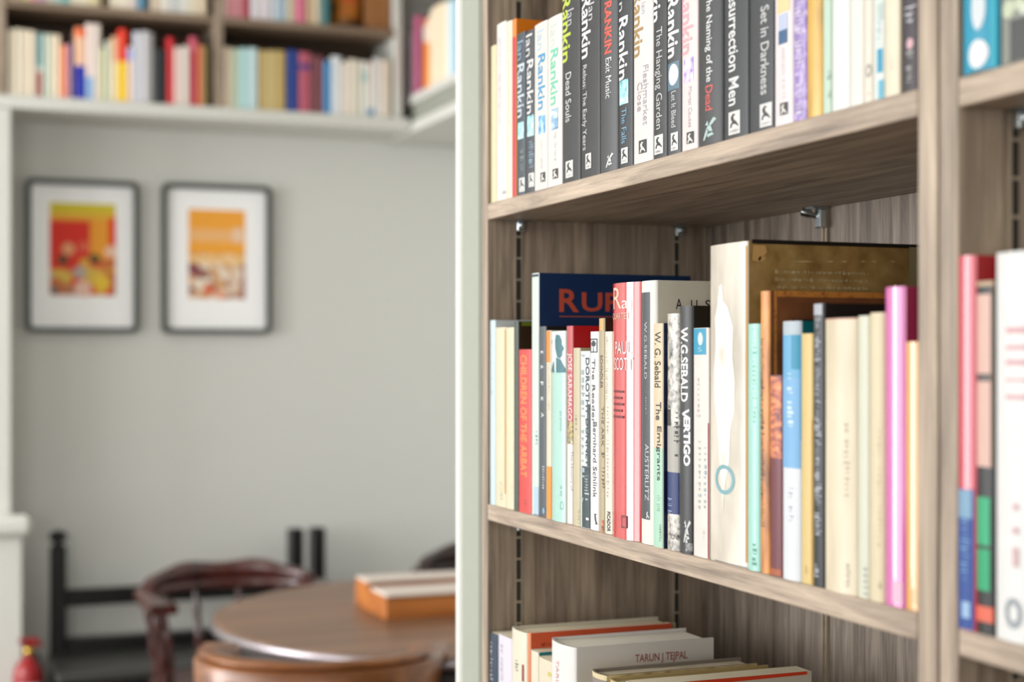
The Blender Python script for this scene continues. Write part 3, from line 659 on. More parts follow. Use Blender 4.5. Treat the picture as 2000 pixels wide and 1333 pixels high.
b = bm(1504, 1529, 733, '#73303a', '#5d2630', 'short maroon paperback with rust-orange print at the head', depth=.111)
b.B('i', (440, 985, 522, 1500), PM['rust'], 'spine_picture').B('j', (320, 0, 385, 230), PM['rust'], 'spine_picture').B('p', (1504, 1112, 1529, 1130), '#b0582c')
b = bm(1529, 1565.5, 628, '#e6e9ee', '#0f6e78', 'blue-headed white paperback with a teal cover', depth=.129, bulge=.003)
b.B('i', (522, 620, 645, 715), '#b9c6d0').B('i', (522, 715, 645, 1400), '#6db4e0').B('i', (585, 715, 640, 940), '#1c93b8').B('p', (1529, 740, 1566, 915), '#7cb6e4').S(12, 'i', (560, 960, 600, 1330), '#d8ecf8').S(8, 'j', (425, 400, 455, 620), '#c0c6cc')
b = bm(1565.5, 1588.5, 652, '#e2c57c', '#c79a3c', 'yellow-ochre paperback between the blue and the black spines', depth=.112)
b.S(5, 'j', (520, 870, 545, 920), '#a98540').B('j', (560, 0, 572, 1000), '#e0a53c')
b = bm(1588.5, 1611, 593, '#222326', '#151312', 'black paperback with dense silver print, taller than its neighbours', depth=.135)
b.B('p', (1590, 593, 1606, 616), '#b4b8c0').S(52, 'i', (738, 600, 778, 1330), '#b9bcc4').S(40, 'j', (580, 0, 622, 690), '#c4c7ce').S(6, 'j', (578, 855, 605, 935), '#c4c7ce')
b = bm(1611, 1676, 622, blotch('faded_cream', ['#b8aa8f', '#c6b99f', '#d0c4ad'], 40, .4, (1, 1, .2)), '#d8c9ac', 'very thick faded cream paperback with a red top edge', depth=.112, bulge=.004)
b.B('p', (1609, 621, 1676, 624), '#c8202c').S(14, 'j', (750, 20, 785, 470), '#c2b49a').S(7, 'j', (765, 855, 795, 1000), '#8a7f6a')
b = bm(1676, 1699, 617, '#dcdcc8', '#bdbaa0', 'greenish cream paperback leaning on the very thick cream one', depth=.112)
b.S(5, 'j', (870, 875, 905, 1060), '#9aa096')
b = bm(1699, 1728.5, 611, '#e4d4b2', '#d4c29c', 'cream paperback beside the pink one', depth=.112, bulge=.003)
b.S(20, 'j', (950, 60, 975, 800), '#d2c09c').S(3, 'j', (955, 960, 985, 1010), '#7f7660')
b = bm(1728.5, 1769, 561, '#df64b4', '#a5174e', 'glossy pink book with a magenta cover near the right upright', depth=.135, bulge=.006, rough=.09, spec=.9)
b.B('j', (1040, 960, 1100, 1090), '#f2c4de')
b = bm(1769, 1797.5, 668, '#eca84a', '#cf8a30', 'short glossy orange paperback against the right upright', depth=.112, bulge=.004, rough=.09, spec=.9)
b.B('j', (1155, 1010, 1190, 1090), '#f6dcae')
# right-hand bookcase, middle shelf
GQ = 'books on the middle shelf of the right-hand bookcase'
b = bm(1871.5, 1907, 500, '#d8304e', '#c00c1c', 'glossy pink-red book with a blue foot in the right-hand bookcase', group=GQ, base=-.171, depth=.15, bulge=.005, rough=.2, X0=.6182, spec=.8)
b.B('l', (240, 270, 345, 1050), '#1c4a9a').B('l', (255, 275, 335, 430), '#7fa8c8').S(16, 'l', (270, 440, 325, 780), '#6f9fd0').B('l', (280, 890, 325, 980), '#9fc0e4')
b = bm(1907, 1944, 549, '#1f2220', '#2a2522', 'black paperback with salmon and green blocks on the spine', group=GQ, base=-.171, depth=.129, X0=.6190)
b.B('k', (375, 400, 470, 1400), '#e4b9ac').B('k', (375, 860, 470, 905), '#5c4f4c').B('k', (350, 325, 480, 352), '#c9a987').B('l', (365, 315, 435, 580), '#1fae78').B('l', (365, 600, 435, 830), '#12a870').B('l', (340, 915, 455, 1000), '#e86a4e').B('k', (462, 350, 480, 1400), '#6b5a48')
b = bm(1944.5, 2022, 492, '#efeeec', '#e4e2de', 'wide white book with blurred red print at the right edge of the photo', group=GQ, base=-.171, depth=.14, bulge=.003, X0=.6190)
b.B('k', (545, 290, 760, 450), blotch('pale_blue_print', ['#c9d2de', '#e9ebee'], 120), 'spine_print')
for y0, y1 in ((590, 625), (695, 720), (780, 810), (890, 905), (985, 1010)): b.B('k', (550, y0, 760, y1), '#dca6ac', 'spine_print', 2)
for y0, y1 in ((350, 390), (480, 520), (590, 700)): b.B('l', (560, y0, 590, y1), '#dcb4b8', 'spine_print', 2)
b.E('l', (520, 870, 610, 1040), '#9aa2aa', ring=.6)
# ------------------------------------------------------------------ books, low shelf
GL = 'books on the low shelf of the main bookcase'
def bl(x0, x1, top, spine, cover, label, depth=.112, X0=X2, **kw):
    return Book(x0, x1, top, LOW, X0, depth, spine, cover, label, group=GL, **kw)
b = bl(953.5, 973, 1237, '#2a3c52', '#5fa0cc', 'dark blue paperback at the far left end of the low shelf')
b.S(10, 'm', (88, 280, 110, 540), '#b9c2cc')
b = bl(973, 1000, 1243, '#e6e0ea', '#dcd4d0', 'lilac-white paperback right of the dark blue one')
b.S(14, 'm', (160, 300, 178, 540), '#8d8aa8')
b = bl(1000, 1030.5, 1231, '#ece3cf', '#cfc09c', 'thick cream hardback with its page edges showing', depth=.18, hard=True)
b.S(5, 'm', (255, 400, 275, 500), '#4a5a50').B('m', (298, 430, 312, 540), '#8d2c24')
b = bl(1030.5, 1037, 1236, '#e08a5a', '#e5603a', 'tall orange book behind the white hardback, its top edge sloping away', depth=.17)
b.CT(6, 'm', (425, 285, 500, 312), '#5c2418')
b = bl(1037, 1052, 1272, '#eadfca', '#147f86', 'cream paperback with a teal cover on the low shelf')
b = bl(1052, 1078, 1288, '#e8dcc4', '#d9ccb0', 'short cream paperback pressed against the white hardback')
b.E('m', (465, 478, 490, 510), '#d8c86a')
b = bl(1078, 1126, 1256, '#efece8', '#e2ddd6', 'large white hardback with maroon capitals on its cover', depth=.156, hard=True, bulge=.007, page='#e8e4dc')
b.CT('TARUN J TEJPAL', 'm', (1035, 352, 1375, 418), '#a05450', .012).T('TARUN', 'm', (520, 400, 538, 620), '#dca4a8', .01)
b = bl(1157, 1186, 1314, '#8f8478', blotch('frayed_tan_cloth', ['#9a8456', '#b8a272', '#c9b585'], 90, .8), 'frayed tan hardback with a torn cream spine top', depth=.165, hard=True, bulge=.004, page='#8d7a58')
b.B('p', (1156, 1312, 1188, 1328), '#e2d0a4', 'torn_spine_cloth')
b = bl(1192, 1216, 1330, '#c8b07a', blotch('frayed_tan_cloth', ['#9a8456'], 1) , 'dog-eared book with a ragged buff top edge', depth=.172, hard=True, page='#a8905c')
b = bl(1222, 1247, 1335, '#d8c9a0', '#cfc6b4', 'book with a red-orange cover edge at the bottom of the photo', depth=.185, page='#cdbf9c')
b.CP([[(.004, b.h-.005), (.18, b.h-.003), (.18, b.h), (.004, b.h)]], '#e0421e', 'cover_band')

# ------------------------------------------------------------------ shelves of the far wall
SHADEOAK = wood('shaded_oak_back', '#3a2c22', '#5a4636', 0, 30)  # brown deepened in the colour for shade at the back of the shelves
OAKX = wood('greyed_oak_boards', '#6b5a4b', '#a08c77', 0, 40)
YF = 4.97
r = empty('wall_shelf', (.5, 5.25, .772), 0, 'long shelf unit high on the far wall above the framed pictures', 'shelf unit')
o = (.5, 5.25, .772)
MB().box(-.6, 1.575, YF, 5.249, .7725, .813, 0, .003).build('bottom_board', WHITE, r, o)
MB().box(-.6, 1.575, 5.235, 5.249, .8135, 1.42).build('back_panel', SHADEOAK, r, o)
for a, b_ in ((.236, .272), (.915, .941), (1.522, 1.546)):
    MB().box(a, b_, YF+.002, 5.2345, .8135, 1.42, 0, .001).build('upright', WHITE if a > 1.5 else OAK_V, r, o)
for a, b_ in ((-.6, .2355), (.2725, .9145), (.9415, 1.5215)):
    MB().box(a, b_, YF+.004, 5.2345, 1.086, 1.108, 0, .001).build('shelf', OAKX, r, o)
XS = 1.58
r = empty('side_shelf', (1.95, 3.7, .765), 0, 'painted shelf on the right-hand side wall meeting the far shelves in the corner', 'shelf unit')
o = (1.95, 3.7, .765)
MB().box(XS, 1.949, 2.2, 5.2345, .862, .893, 0, .003).build('shelf', WHITE, r, o)
MB().box(XS+.012, 1.949, 2.2, 5.2345, .802, .8615).build('box_rail', SAGE, r, o)
MB().box(XS, 1.949, 2.2, 5.2345, .766, .8015, 0, .003).build('bottom_board', WHITE, r, o)
MB().box(1.935, 1.949, 2.2, 5.2345, .8935, 1.42).build('back_panel', SHADEOAK, r, o)

def far_row(items, zb, row, group, ht=None, axis='Y', plane=YF+.012, depth=.12):
    """items: (px0, px1, top y or None, colour, words[, bands[(y0,y1,colour)]])"""
    n = len(items); labs = []
    for i, it in enumerate(items):
        l = items[i-1][4] if i else None; rr_ = items[i+1][4] if i < n-1 else None
        def art(w_): return ('an ' if w_[0] in 'aeiou' else 'a ')+w_
        if l and rr_: t_ = '%s book between the %s and the %s one, %s' % (it[4], l, rr_, row)
        elif rr_: t_ = '%s book at the left end, %s' % (it[4], row)
        else: t_ = '%s book at the right end, %s' % (it[4], row)
        labs.append(t_)
    seen = {}
    for i, t_ in enumerate(labs): seen.setdefault(t_, []).append(i)
    ORD = ['first', 'second', 'third', 'fourth', 'fifth', 'sixth', 'seventh', 'eighth']
    same = {}
    for i, it in enumerate(items): same.setdefault(it[4], []).append(i)
    for t_, ix in seen.items():
        if len(ix) > 1:
            for k in ix:
                c = items[k][4]; labs[k] = '%s of the %s books counted from the left, %s' % (ORD[same[c].index(k)], c, row)
    for i, it in enumerate(items):
        x0, x1, top, col, words = it[:5]; bands = it[5] if len(it) > 5 else ()
        f = onY if axis == 'Y' else onX
        a, ta = f(x0, plane); b_, tb = f(x1, plane); wdt = abs(b_-a)-.0006; c = (a+b_)/2; tm = (ta+tb)/2
        h = ht[i % len(ht)] if top is None else (700-top)/3000.0*tm-zb
        root = empty('book', (c, plane, zb) if axis == 'Y' else (plane, c, zb), 0, labs[i], 'book', group)
        if axis == 'Y': root.rotation_euler = (0, 0, math.pi/2)
        N = 6; bul = min(.004, wdt*.2); mb = MB(); cth = .001
        out = [(depth, wdt/2)]+[(bul*(1-2*j/N)**2, (1-2*j/N)*wdt/2) for j in range(N+1)]+[(depth, -wdt/2)]
        inn = [(depth, wdt/2-cth)]+[(bul*(1-2*j/N)**2+cth, (1-2*j/N)*(wdt/2-cth)) for j in range(N+1)]+[(depth, -wdt/2+cth)]
        rg = out+inn[::-1]; k = len(rg); mb.v = [(x, y, 0) for x, y in rg]+[(x, y, h) for x, y in rg]
        for j in range(k):
            q = (j+1) % k; mb.f.append((q, j, j+k, q+k)); mb.m.append(0); mb.sm.append(False)
        M = len(out)
        for j in range(M-1):
            for of, fl in ((0, 0), (k, 1)):
                q = (of+j, of+j+1, of+k-2-j, of+k-1-j); mb.f.append(q if fl else q[::-1]); mb.m.append(0); mb.sm.append(False)
        mb.build('cover', paint(col, .4), root)
        MB().box(bul+cth+.001, depth-.001, -wdt/2+cth, wdt/2-cth, .0005, h-.0005).build('page_block', pages(), root)
        for y0, y1, bc in bands:
            za = max(.001, (700-y1)/3000.0*tm-zb); zc = min(h-.001, (700-y0)/3000.0*tm-zb); m = MB(); off = .0003
            for j in range(N):
                q0, q1 = 1-2*j/N, 1-2*(j+1)/N; p0, p1 = (bul*q0*q0-off, q0*wdt/2*.99), (bul*q1*q1-off, q1*wdt/2*.99)
                m.quad((p1[0], p1[1], za), (p0[0], p0[1], za), (p0[0], p0[1], zc), (p1[0], p1[1], zc))
            m.build('spine_band', paint(bc, .4), root)
CR = '#e6dac4'
row1 = [(14, 28, 57, CR, 'cream'), (28, 42, 56, '#eadfca', 'cream'), (42, 55, 58, '#e3d6bd', 'cream'), (55, 70, 60, '#ecdcc6', 'cream'),
 (72, 84, 65, '#c9d2c6', 'grey-green', [(66, 130, '#6f9a9c'), (140, 188, '#a8605a')]), (84, 97, 66, '#c3cfc0', 'pale green'), (97, 108, 67, '#e2dcc4', 'ivory'), (108, 119, 68, '#f0d9bd', 'peach'),
 (119, 133, 88, '#f08a60', 'salmon'), (133, 140, 86, '#b79ac0', 'lilac'), (147, 168, 54, '#f2c2a2', 'orange-topped', [(54, 72, '#f2703a'), (128, 200, '#1427a8')]),
 (168, 184, 46, '#efdcd4', 'pinkish white', [(150, 200, '#8fb4dc')]), (184, 197, 47, '#e6d9ce', 'off-white'), (197, 206, 95, '#cdcf9c', 'olive-tinted'), (206, 218, 80, '#cfd4c0', 'sage white'),
 (218, 232, 72, '#f0b890', 'apricot', [(120, 200, '#f4dfae')]), (232, 249, 57, '#ee3a20', 'red-topped', [(120, 205, '#fbd10a')]), (249, 261, 92, '#ecd2c4', 'rose-white', [(95, 118, '#a9b4e4')]),
 (261, 277, 62, '#cdd0da', 'silver'), (277, 291, 61, '#d3d0d4', 'light grey'), (291, 301, 64, '#8f8d8c', 'mid grey'), (301, 326, 95, '#22262a', 'black'),
 (327, 340, 73, '#cf1f2c', 'scarlet'), (340, 356, 92, '#e8ccc4', 'pale pink'), (356, 371, 90, '#ddd6cc', 'stone'), (371, 386, 72, '#c9576c', 'rose', [(100, 210, '#b0203e')]), (386, 396, 88, '#d97a4e', 'rust'), (396, 407, 90, '#8a7a4a', 'olive')]
far_row(row1, .8135, 'far wall lower left shelf', 'books on the lower left shelf of the far wall')
row2 = [(431, 452, 92, '#e6d2bc', 'beige'), (452, 468, 95, '#bfcdb4', 'sage'), (468, 486, 94, '#b4dcdc', 'pale cyan'), (486, 504, 94, '#c6dfe2', 'ice blue'), (507, 523, 99, '#c2a86c', 'tan'), (523, 540, 99, '#c9b57c', 'tan'), (540, 558, 99, '#bfa566', 'tan'),
 (561, 583, 98, '#1f3f8c', 'navy'), (584, 608, 102, '#b4586c', 'rose', [(125, 136, '#4a3a80')]), (608, 622, 108, '#6c3a40', 'maroon'), (622, 631, 110, '#8a4c56', 'wine'), (632, 648, 120, '#3f8fc4', 'bright blue'),
 (648, 668, 110, '#dde2e8', 'bluish white'), (668, 681, 122, '#e4dacb', 'cream'), (681, 696, 116, '#e8e0d2', 'cream'), (696, 707, 118, '#d2d0bd', 'grey-green'), (707, 719, 120, '#dfe4dd', 'white', [(140, 160, '#a9ccc8')]), (719, 731, 122, '#e2dcd4', 'white', [(118, 124, '#b43c3c'), (212, 226, '#3c86b0')]),
 (731, 745, 114, '#dcdcdc', 'light grey'), (745, 763, 118, '#e2d8c8', 'cream')]
far_row(row2, .8135, 'far wall lower right shelf', 'books on the lower right shelf of the far wall')
row3 = [(18, 30, None, '#d0b89c', 'tan'), (30, 46, None, '#c3a890', 'tan'), (46, 58, None, '#d9cf8c', 'yellowish'), (58, 76, None, '#e0a0a8', 'pink'), (76, 92, None, '#c9a0b8', 'lilac'), (92, 106, None, '#d6cfc0', 'ivory'), (106, 122, None, '#b4d0cc', 'pale teal'), (122, 138, None, '#7ab6b4', 'teal'),
 (138, 156, None, CR, 'cream'), (156, 176, None, '#e9dfc6', 'cream'), (176, 196, None, '#dfd0a8', 'cream'), (198, 214, None, '#5c4a30', 'dark brown'), (216, 234, None, '#eadfc9', 'cream'), (234, 250, None, '#f0e4d4', 'cream'), (250, 268, None, '#e3d6cc', 'pinkish white'), (268, 284, None, '#5f94b4', 'blue'), (284, 294, None, '#3a4450', 'black'),
 (294, 314, None, '#dccbb4', 'beige'), (314, 334, None, '#e8e2d8', 'off-white'), (334, 352, None, '#ccd0cf', 'grey'), (352, 370, None, '#e4e2da', 'white'), (370, 388, None, '#e6dbc2', 'cream'), (388, 405, None, '#e2cfb4', 'beige')]
far_row(row3, 1.1085, 'far wall upper left shelf', 'books on the upper left shelf of the far wall', [.19, .2, .185, .195])
row4 = [(427, 442, None, '#ead8c6', 'cream'), (442, 460, None, '#d9949c', 'rose'), (460, 476, None, '#cf8890', 'rose'), (476, 488, None, '#b44a58', 'crimson'), (490, 510, None, '#e2dce0', 'white'), (510, 532, None, '#dcd4dc', 'lilac-white'), (532, 546, None, '#c4d2dc', 'pale blue'), (546, 560, None, '#a9c0d0', 'grey-blue'), (560, 576, None, '#d2c8ae', 'beige'), (576, 598, None, '#e07c98', 'pink'), (600, 614, None, '#cdb28c', 'tan'), (614, 626, None, '#e0d2b8', 'cream'), (626, 644, None, '#4f8488', 'teal')]
far_row(row4, 1.1085, 'far wall upper right shelf', 'books on the upper right shelf of the far wall', [.19, .2, .185, .195])
row5 = [(784, 791, 66, '#d2dacd', 'grey-green'), (791, 798, 66, '#d6d6dc', 'silver'), (798, 805, 68, '#dcd2d6', 'off-white'), (805, 812, 32, '#b86a8c', 'mauve'), (812, 817, 34, '#c05a78', 'rose'), (817, 823, 40, '#5c4458', 'plum'), (825, 831, 40, '#f07c28', 'orange', [(52, 82, '#ecd6c8')]), (831, 838, 36, '#f2a050', 'orange', [(36, 84, '#f0d8c4')]),
 (838, 845, 20, '#ecdcc0', 'cream'), (845, 852, 12, '#efdfc4', 'cream'), (852, 858, 10, '#e6d2b0', 'cream'), (858, 865, 6, '#eedcc0', 'cream'), (865, 872, 4, '#f0e2c6', 'cream'), (872, 879, 2, '#cfe2ea', 'ice blue'), (879, 888, 0, '#b4d8ea', 'pale blue')]
far_row(row5, .8935, 'side shelf by the corner', 'books on the side shelf by the corner', None, 'X', XS+.012)
# box and amber jar standing right of the upper books
xa = onY(716, 5.0)[0]; xb = 1.517
o = MB().box(xa, xb, 5.01, 5.16, 1.1085, 1.30, 0, .003).build('storage_box', wood('tan_board', '#8a5a34', '#b07a4a', 2, 30), None, ((xa+xb)/2, 5.01, 1.1085))
tag(o, 'blurred brown box at the right end of the upper far shelf', 'box')
jx = onY(676, 5.06)[0]; rt = empty('glass_jar', (jx, 5.07, 1.1085), 0, 'dark amber jar with orange blotches standing beside the brown box', 'jar')
MB().lathe([(.03, 0), (.052, .004), (.055, .03), (.055, .10), (.04, .13), (.03, .14)], 0, 0, 24).build('body', blotch('amber', ['#d8582a', '#b87420', '#3a1c10', '#1c1410'], 6, .15, (1, 1, 2)), rt)  # orange and dark brown blotches, the jar's own colour
MB().lathe([(.032, .14), (.034, .142), (.034, .165), (.028, .168)], 0, 0, 24).build('lid', paint('#2a1c14', .4), rt)
# small dark red book at the end of the lower row
xa, xb = onY(784, 4.985)[0]-.03, onY(797, 4.985)[0]-.03

# ------------------------------------------------------------------ framed pictures
def picture(x0, x1, y0, y1, ax0, ax1, ay0, ay1, label, art, name='framed_picture'):
    Yw = 5.249; d = .03; Yp = Yw-d
    xa, t0 = onY(x0, Yp); xb, t1 = onY(x1, Yp); tm = (t0+t1)/2
    zt = (700-y0)/3000*tm; zb = (700-y1)/3000*tm
    r = empty(name, ((xa+xb)/2, Yw, zb), 0, label, 'picture', 'framed pictures on the far wall'); o = ((xa+xb)/2, Yw, zb)
    f = .017; fm = MB(); nseg = 6; rad = .022
    def rr(a, b, c, d_, r_): 
        P = []
        for cx, cz, s0 in ((b-r_, d_-r_, 0), (a+r_, d_-r_, 90), (a+r_, c+r_, 180), (b-r_, c+r_, 270)):
            for i in range(nseg+1): q = math.radians(s0+90*i/nseg); P.append((cx+r_*math.cos(q), cz+r_*math.sin(q)))
        return P
    O, I = rr(xa, xb, zb, zt, rad), rr(xa+f, xb-f, zb+f, zt-f, rad*.5)
    ring = [[(x, Yw-.0005, z) for x, z in O], [(x, Yp, z) for x, z in O], [(x, Yp, z) for x, z in I], [(x, Yw-.008, z) for x, z in I]]
    fm.loops(ring[::-1], True, False, 0, False); fm.build('frame', paint('#40433f', .4), r, o)
    MB().box(xa+f*.9, xb-f*.9, Yw-.010, Yw-.001, zb+f*.9, zt-f*.9).build('mat_board', paint('#ffffff', .6, .3), r, o)
    Ya = Yw-.0105
    ua, ub = onY(ax0, Ya)[0], onY(ax1, Ya)[0]; v1 = (700-ay0)/3000*tm; v0 = (700-ay1)/3000*tm
    MB().box(ua, ub, Ya, Ya+.0004, v0, v1).build('print', art[0], r, o)
    ly = Ya-.0002
    for k, (p, q, s_, t_, m) in enumerate(art[1]):
        mb = MB(); X = lambda e: ua+(ub-ua)*e; Z = lambda e: v1-(v1-v0)*e; yy = ly-.00015*k
        if t_ is None:    # ellipse p,q centre; s_ radius
            n = 18; mb.v = [(X(p)+s_*(ub-ua)*math.cos(2*math.pi*i/n), yy, Z(q)+s_*(ub-ua)*math.sin(2*math.pi*i/n)) for i in range(n)]
            mb.f = [tuple(range(n))]; mb.m = [0]; mb.sm = [False]
        else: mb.quad((X(p), yy, Z(t_)), (X(s_), yy, Z(t_)), (X(s_), yy, Z(q)), (X(p), yy, Z(q)))
        mb.build('print_shape', paint(m, .7) if isinstance(m, str) else m, r, o)
    g = MB().box(xa+f, xb-f, Yp+.006, Yp+.0075, zb+f, zt-f)
    return r
crowdA = blotch('print_crowd_warm', ['#c8703c', '#e0a840', '#b87a5a', '#d9b450', '#c9b8a8', '#e05030'], 22, .7, (1, 1, 1), 'cells', 0, .85)
crowdB = blotch('print_crowd_pale', ['#e9d2b8', '#b07a6a', '#ecd8c4', '#d8a878', '#8a4a50', '#efe0cc'], 34, .7, (1, 1, 1), 'cells', 0, .85)
picture(50, 272, 351, 650, 97, 226, 396, 577, 'framed print with a red field under a yellow band, left of the two pictures',
  (paint('#f08a2a', .7), [(0, 0, 1, .1, '#d8c62c'), (0, .1, 1, .17, '#e8b43a'), (.0, .20, .6, .6, '#dc2c1c'), (.9, .15, 1, .45, '#ea3018'), (.62, .17, .88, .6, '#f0a030'), (0, .6, 1, 1, crowdA), (0, .5, .45, .72, '#dc3322'),
   (.28, .50, .1, None, '#e6a070'), (.52, .47, .09, None, '#e4644a'), (.92, .52, .09, None, '#f0c8b0'), (.2, .62, .08, None, '#4a4a28'), (.68, .6, .08, None, '#4c5226'), (.5, .93, .13, None, '#ecc2b0'), (.78, .86, .13, None, '#e8c23c'), (.45, .75, .1, None, '#b8a8a4'), (.08, .95, .06, None, '#5c7476')]))
picture(317, 531, 360, 652, 368, 479, 409, 584, 'framed print with a plain orange field over a crowd, right of the two pictures',
  (paint('#f6a838', .7), [(0, .22, 1, .36, '#f2b878'), (.78, .2, .95, .36, '#f0cdb0'), (0, .5, 1, 1, crowdB), (0, .52, 1, .6, '#f4c888'), (.28, .72, .09, None, '#9a6a5c'), (.06, .9, .06, None, '#7a2c28'), (.35, .9, .1, None, '#e07048'), (.55, .95, .09, None, '#eca888'), (.75, .78, .09, None, '#dcc0aa')]))

# ------------------------------------------------------------------ black settle against the far wall
r = empty('settle', (.8, 5.0, FL), 0, 'black ladder-backed wooden settle against the far wall under the pictures', 'bench')
o = (.8, 5.0, FL)
BW = paint('#0b0b0b', .35, .5)
xl, xr = .415, 1.19
for x in (xl, xr):
    top = -.60 if x == xl else -.578
    m = MB().box(x, x+.05, 5.10, 5.15, FL, top, 0, .006)
    if x == xl: m.lathe([(.012, -.60), (.012, -.592), (.027, -.584), (.03, -.572), (.022, -.558), (.004, -.552)], x+.025, 5.125, 16)
    m.build('back_post', BW, r, o)
    if x == xr: MB().box(x+.075, x+.125, 5.10, 5.15, FL, top, 0, .006).build('back_post', BW, r, o)
    MB().box(x, x+.05, 4.76, 4.81, FL, -.975, 0, .006).build('front_leg', BW, r, o)
for z0, z1 in ((-.80, -.745), (-1.155, -1.12)):
    MB().box(xl+.05, xr, 5.112, 5.138, z0, z1, 0, .004).build('back_rail', BW, r, o)
MB().box(xl+.05, xr, 5.085, 5.138, -.945, -.90, 0, .004).build('back_rail', BW, r, o)
MB().box(xl-.01, xr+.06, 4.75, 5.095, -.975, -.9455, 0, .006).build('seat', paint('#3c3c3a', .3, .6), r, o)
MB().box(xl+.05, xr, 4.765, 4.785, -1.05, -.9755, 0, .003).build('seat_rail', BW, r, o)

# ------------------------------------------------------------------ fire extinguisher
ex = onY(57, 5.02)[0]; r = empty('fire_extinguisher', (.333, 4.86, FL), 0, 'red fire extinguisher standing beside the white pilaster at the lower left', 'fire extinguisher')
REDP = paint('#8e0810', .35, .5)
MB().lathe([(.03, 0), (.044, .004), (.046, .012), (.046, .40), (.042, .425), (.028, .445), (.014, .452), (.012, .462)], 0, 0, 28).build('cylinder', REDP, r)
MB().lathe([(.014, .462), (.016, .464), (.016, .482), (.009, .486)], 0, 0, 16).build('valve', paint('#b89a4a', .3, .5, 1.0), r)
MB().box(-.012, .04, -.008, .008, .487, .494, 0, .002).box(-.03, .03, -.008, .008, .497, .512, 0, .003).build('handle', REDP, r)
q = MB()
for i in range(9):
    a0, a1 = math.radians(225+10*i), math.radians(225+10*(i+1)); R_ = .0465
    q.quad((R_*math.cos(a0), R_*math.sin(a0), .27), (R_*math.cos(a1), R_*math.sin(a1), .27), (R_*math.cos(a1), R_*math.sin(a1), .38), (R_*math.cos(a0), R_*math.sin(a0), .38))
q.build('instruction_label', blotch('pale_label', ['#b9b4c8', '#dcd8dc', '#c86a70'], 60), r)
h_ = []
for i in range(15):
    t_ = i/14; h_.append((.02+.030*math.sin(t_*math.pi*.9), -.02-.012*t_, .47-.34*t_))
m = MB(); m.loops([[(x+.007*math.cos(k*math.pi/4), y+.007*math.sin(k*math.pi/4), z) for k in range(8)] for x, y, z in h_]); m.build('hose', BLACK, r)

# ------------------------------------------------------------------ round table
TC = (1.262, 3.56); TR = .605; TZ = -.62
r = empty('round_table', (TC[0], TC[1], FL), 0, 'round brown table with a pale worn rim in the back room', 'table')
TOPM = wood('table_walnut', '#5c3f2e', '#9c7355', 0, 16, .38, .05, .6)
EDGE = paint('#9a9296', .3, .5, .8)
MB().lathe([(TR-.02, TZ-.026), (TR-.004, TZ-.0255), (TR-.003, TZ-.004), (TR-.010, TZ)], 0, 0, 96).build('tabletop', TOPM, r)
r.children[0].location = (0, 0, -FL)
m = MB(); m.loops([[((TR+d_)*math.cos(2*math.pi*j/96), (TR+d_)*math.sin(2*math.pi*j/96), z) for j in range(96)] for d_, z in ((-.003, TZ-.026-FL), (.002, TZ-.025-FL), (.003, TZ-.006-FL), (-.003, TZ-.003-FL))], True, False); m.build('edge_band', EDGE, r)
m = MB(); m.loops([[(a*math.cos(2*math.pi*j/64), a*math.sin(2*math.pi*j/64), z) for j in range(64)] for a, z in ((.52, TZ-.10-FL), (.54, TZ-.10-FL), (.54, TZ-.0265-FL), (.52, TZ-.0265-FL), (.52, TZ-.10-FL))], True, False)
m.build('apron', paint('#1a0f0c', .5), r)
MAH = wood('mahogany', '#2c0f0c', '#5a2620', 2, 25, .3, .05, .6)
for k in range(4):
    a = math.radians(187+90*k); cx, cy = .485*math.cos(a), .485*math.sin(a)
    MB().lathe([(.02, 0), (.026, .03), (.022, .08), (.034, .3), (.026, .42), (.038, .47), (.038, TZ-.0265-FL)], cx, cy, 18).build('leg', MAH, r)
# wooden box on the table
bx0, by0 = 1.045, 3.49; zt = TZ
r = empty('wooden_box', (bx0+.17, by0+.13, zt), 0, 'low orange-brown wooden box with pale tops on the round table', 'box'); o = (bx0+.17, by0+.13, zt)
OW = wood('orange_pine', '#8f4c1c', '#cf8442', 0, 30, .4, .05, .5)
MB().box(bx0, bx0+.36, by0, by0+.265, zt, zt+.012, 0, .002).build('base_board', OW, r, o)
for nm, bb in (('front_panel', (bx0, bx0+.36, by0, by0+.012, zt+.0122, zt+.048)), ('back_panel', (bx0, bx0+.30, by0+.253, by0+.265, zt+.0122, zt+.064)),
               ('end_panel', (bx0, bx0+.012, by0+.0122, by0+.2528, zt+.0122, zt+.052)), ('end_panel', (bx0+.348, bx0+.36, by0+.0122, by0+.2528, zt+.0122, zt+.052)), ('divider', (bx0+.0122, bx0+.30, by0+.15, by0+.16, zt+.0122, zt+.062))):
    MB().box(*bb, 0, .002).build(nm, OW, r, o)
PALE = paint('#e3d6cc', .5)
q = MB().box(bx0+.002, bx0+.358, by0+.002, by0+.13, zt+.0525, zt+.060, 0, .002); tag(q.build('lid', PALE, r, o), 'pale lid of the front compartment')
q = MB().box(bx0+.002, bx0+.29, by0+.165, by0+.262, zt+.0645, zt+.071, 0, .002); tag(q.build('lid', PALE, r, o), 'pale raised lid at the back')
MB().box(bx0, bx0+.012, by0+.15, by0+.252, zt+.0525, zt+.064, 0, .002).build('end_panel', OW, r, o)

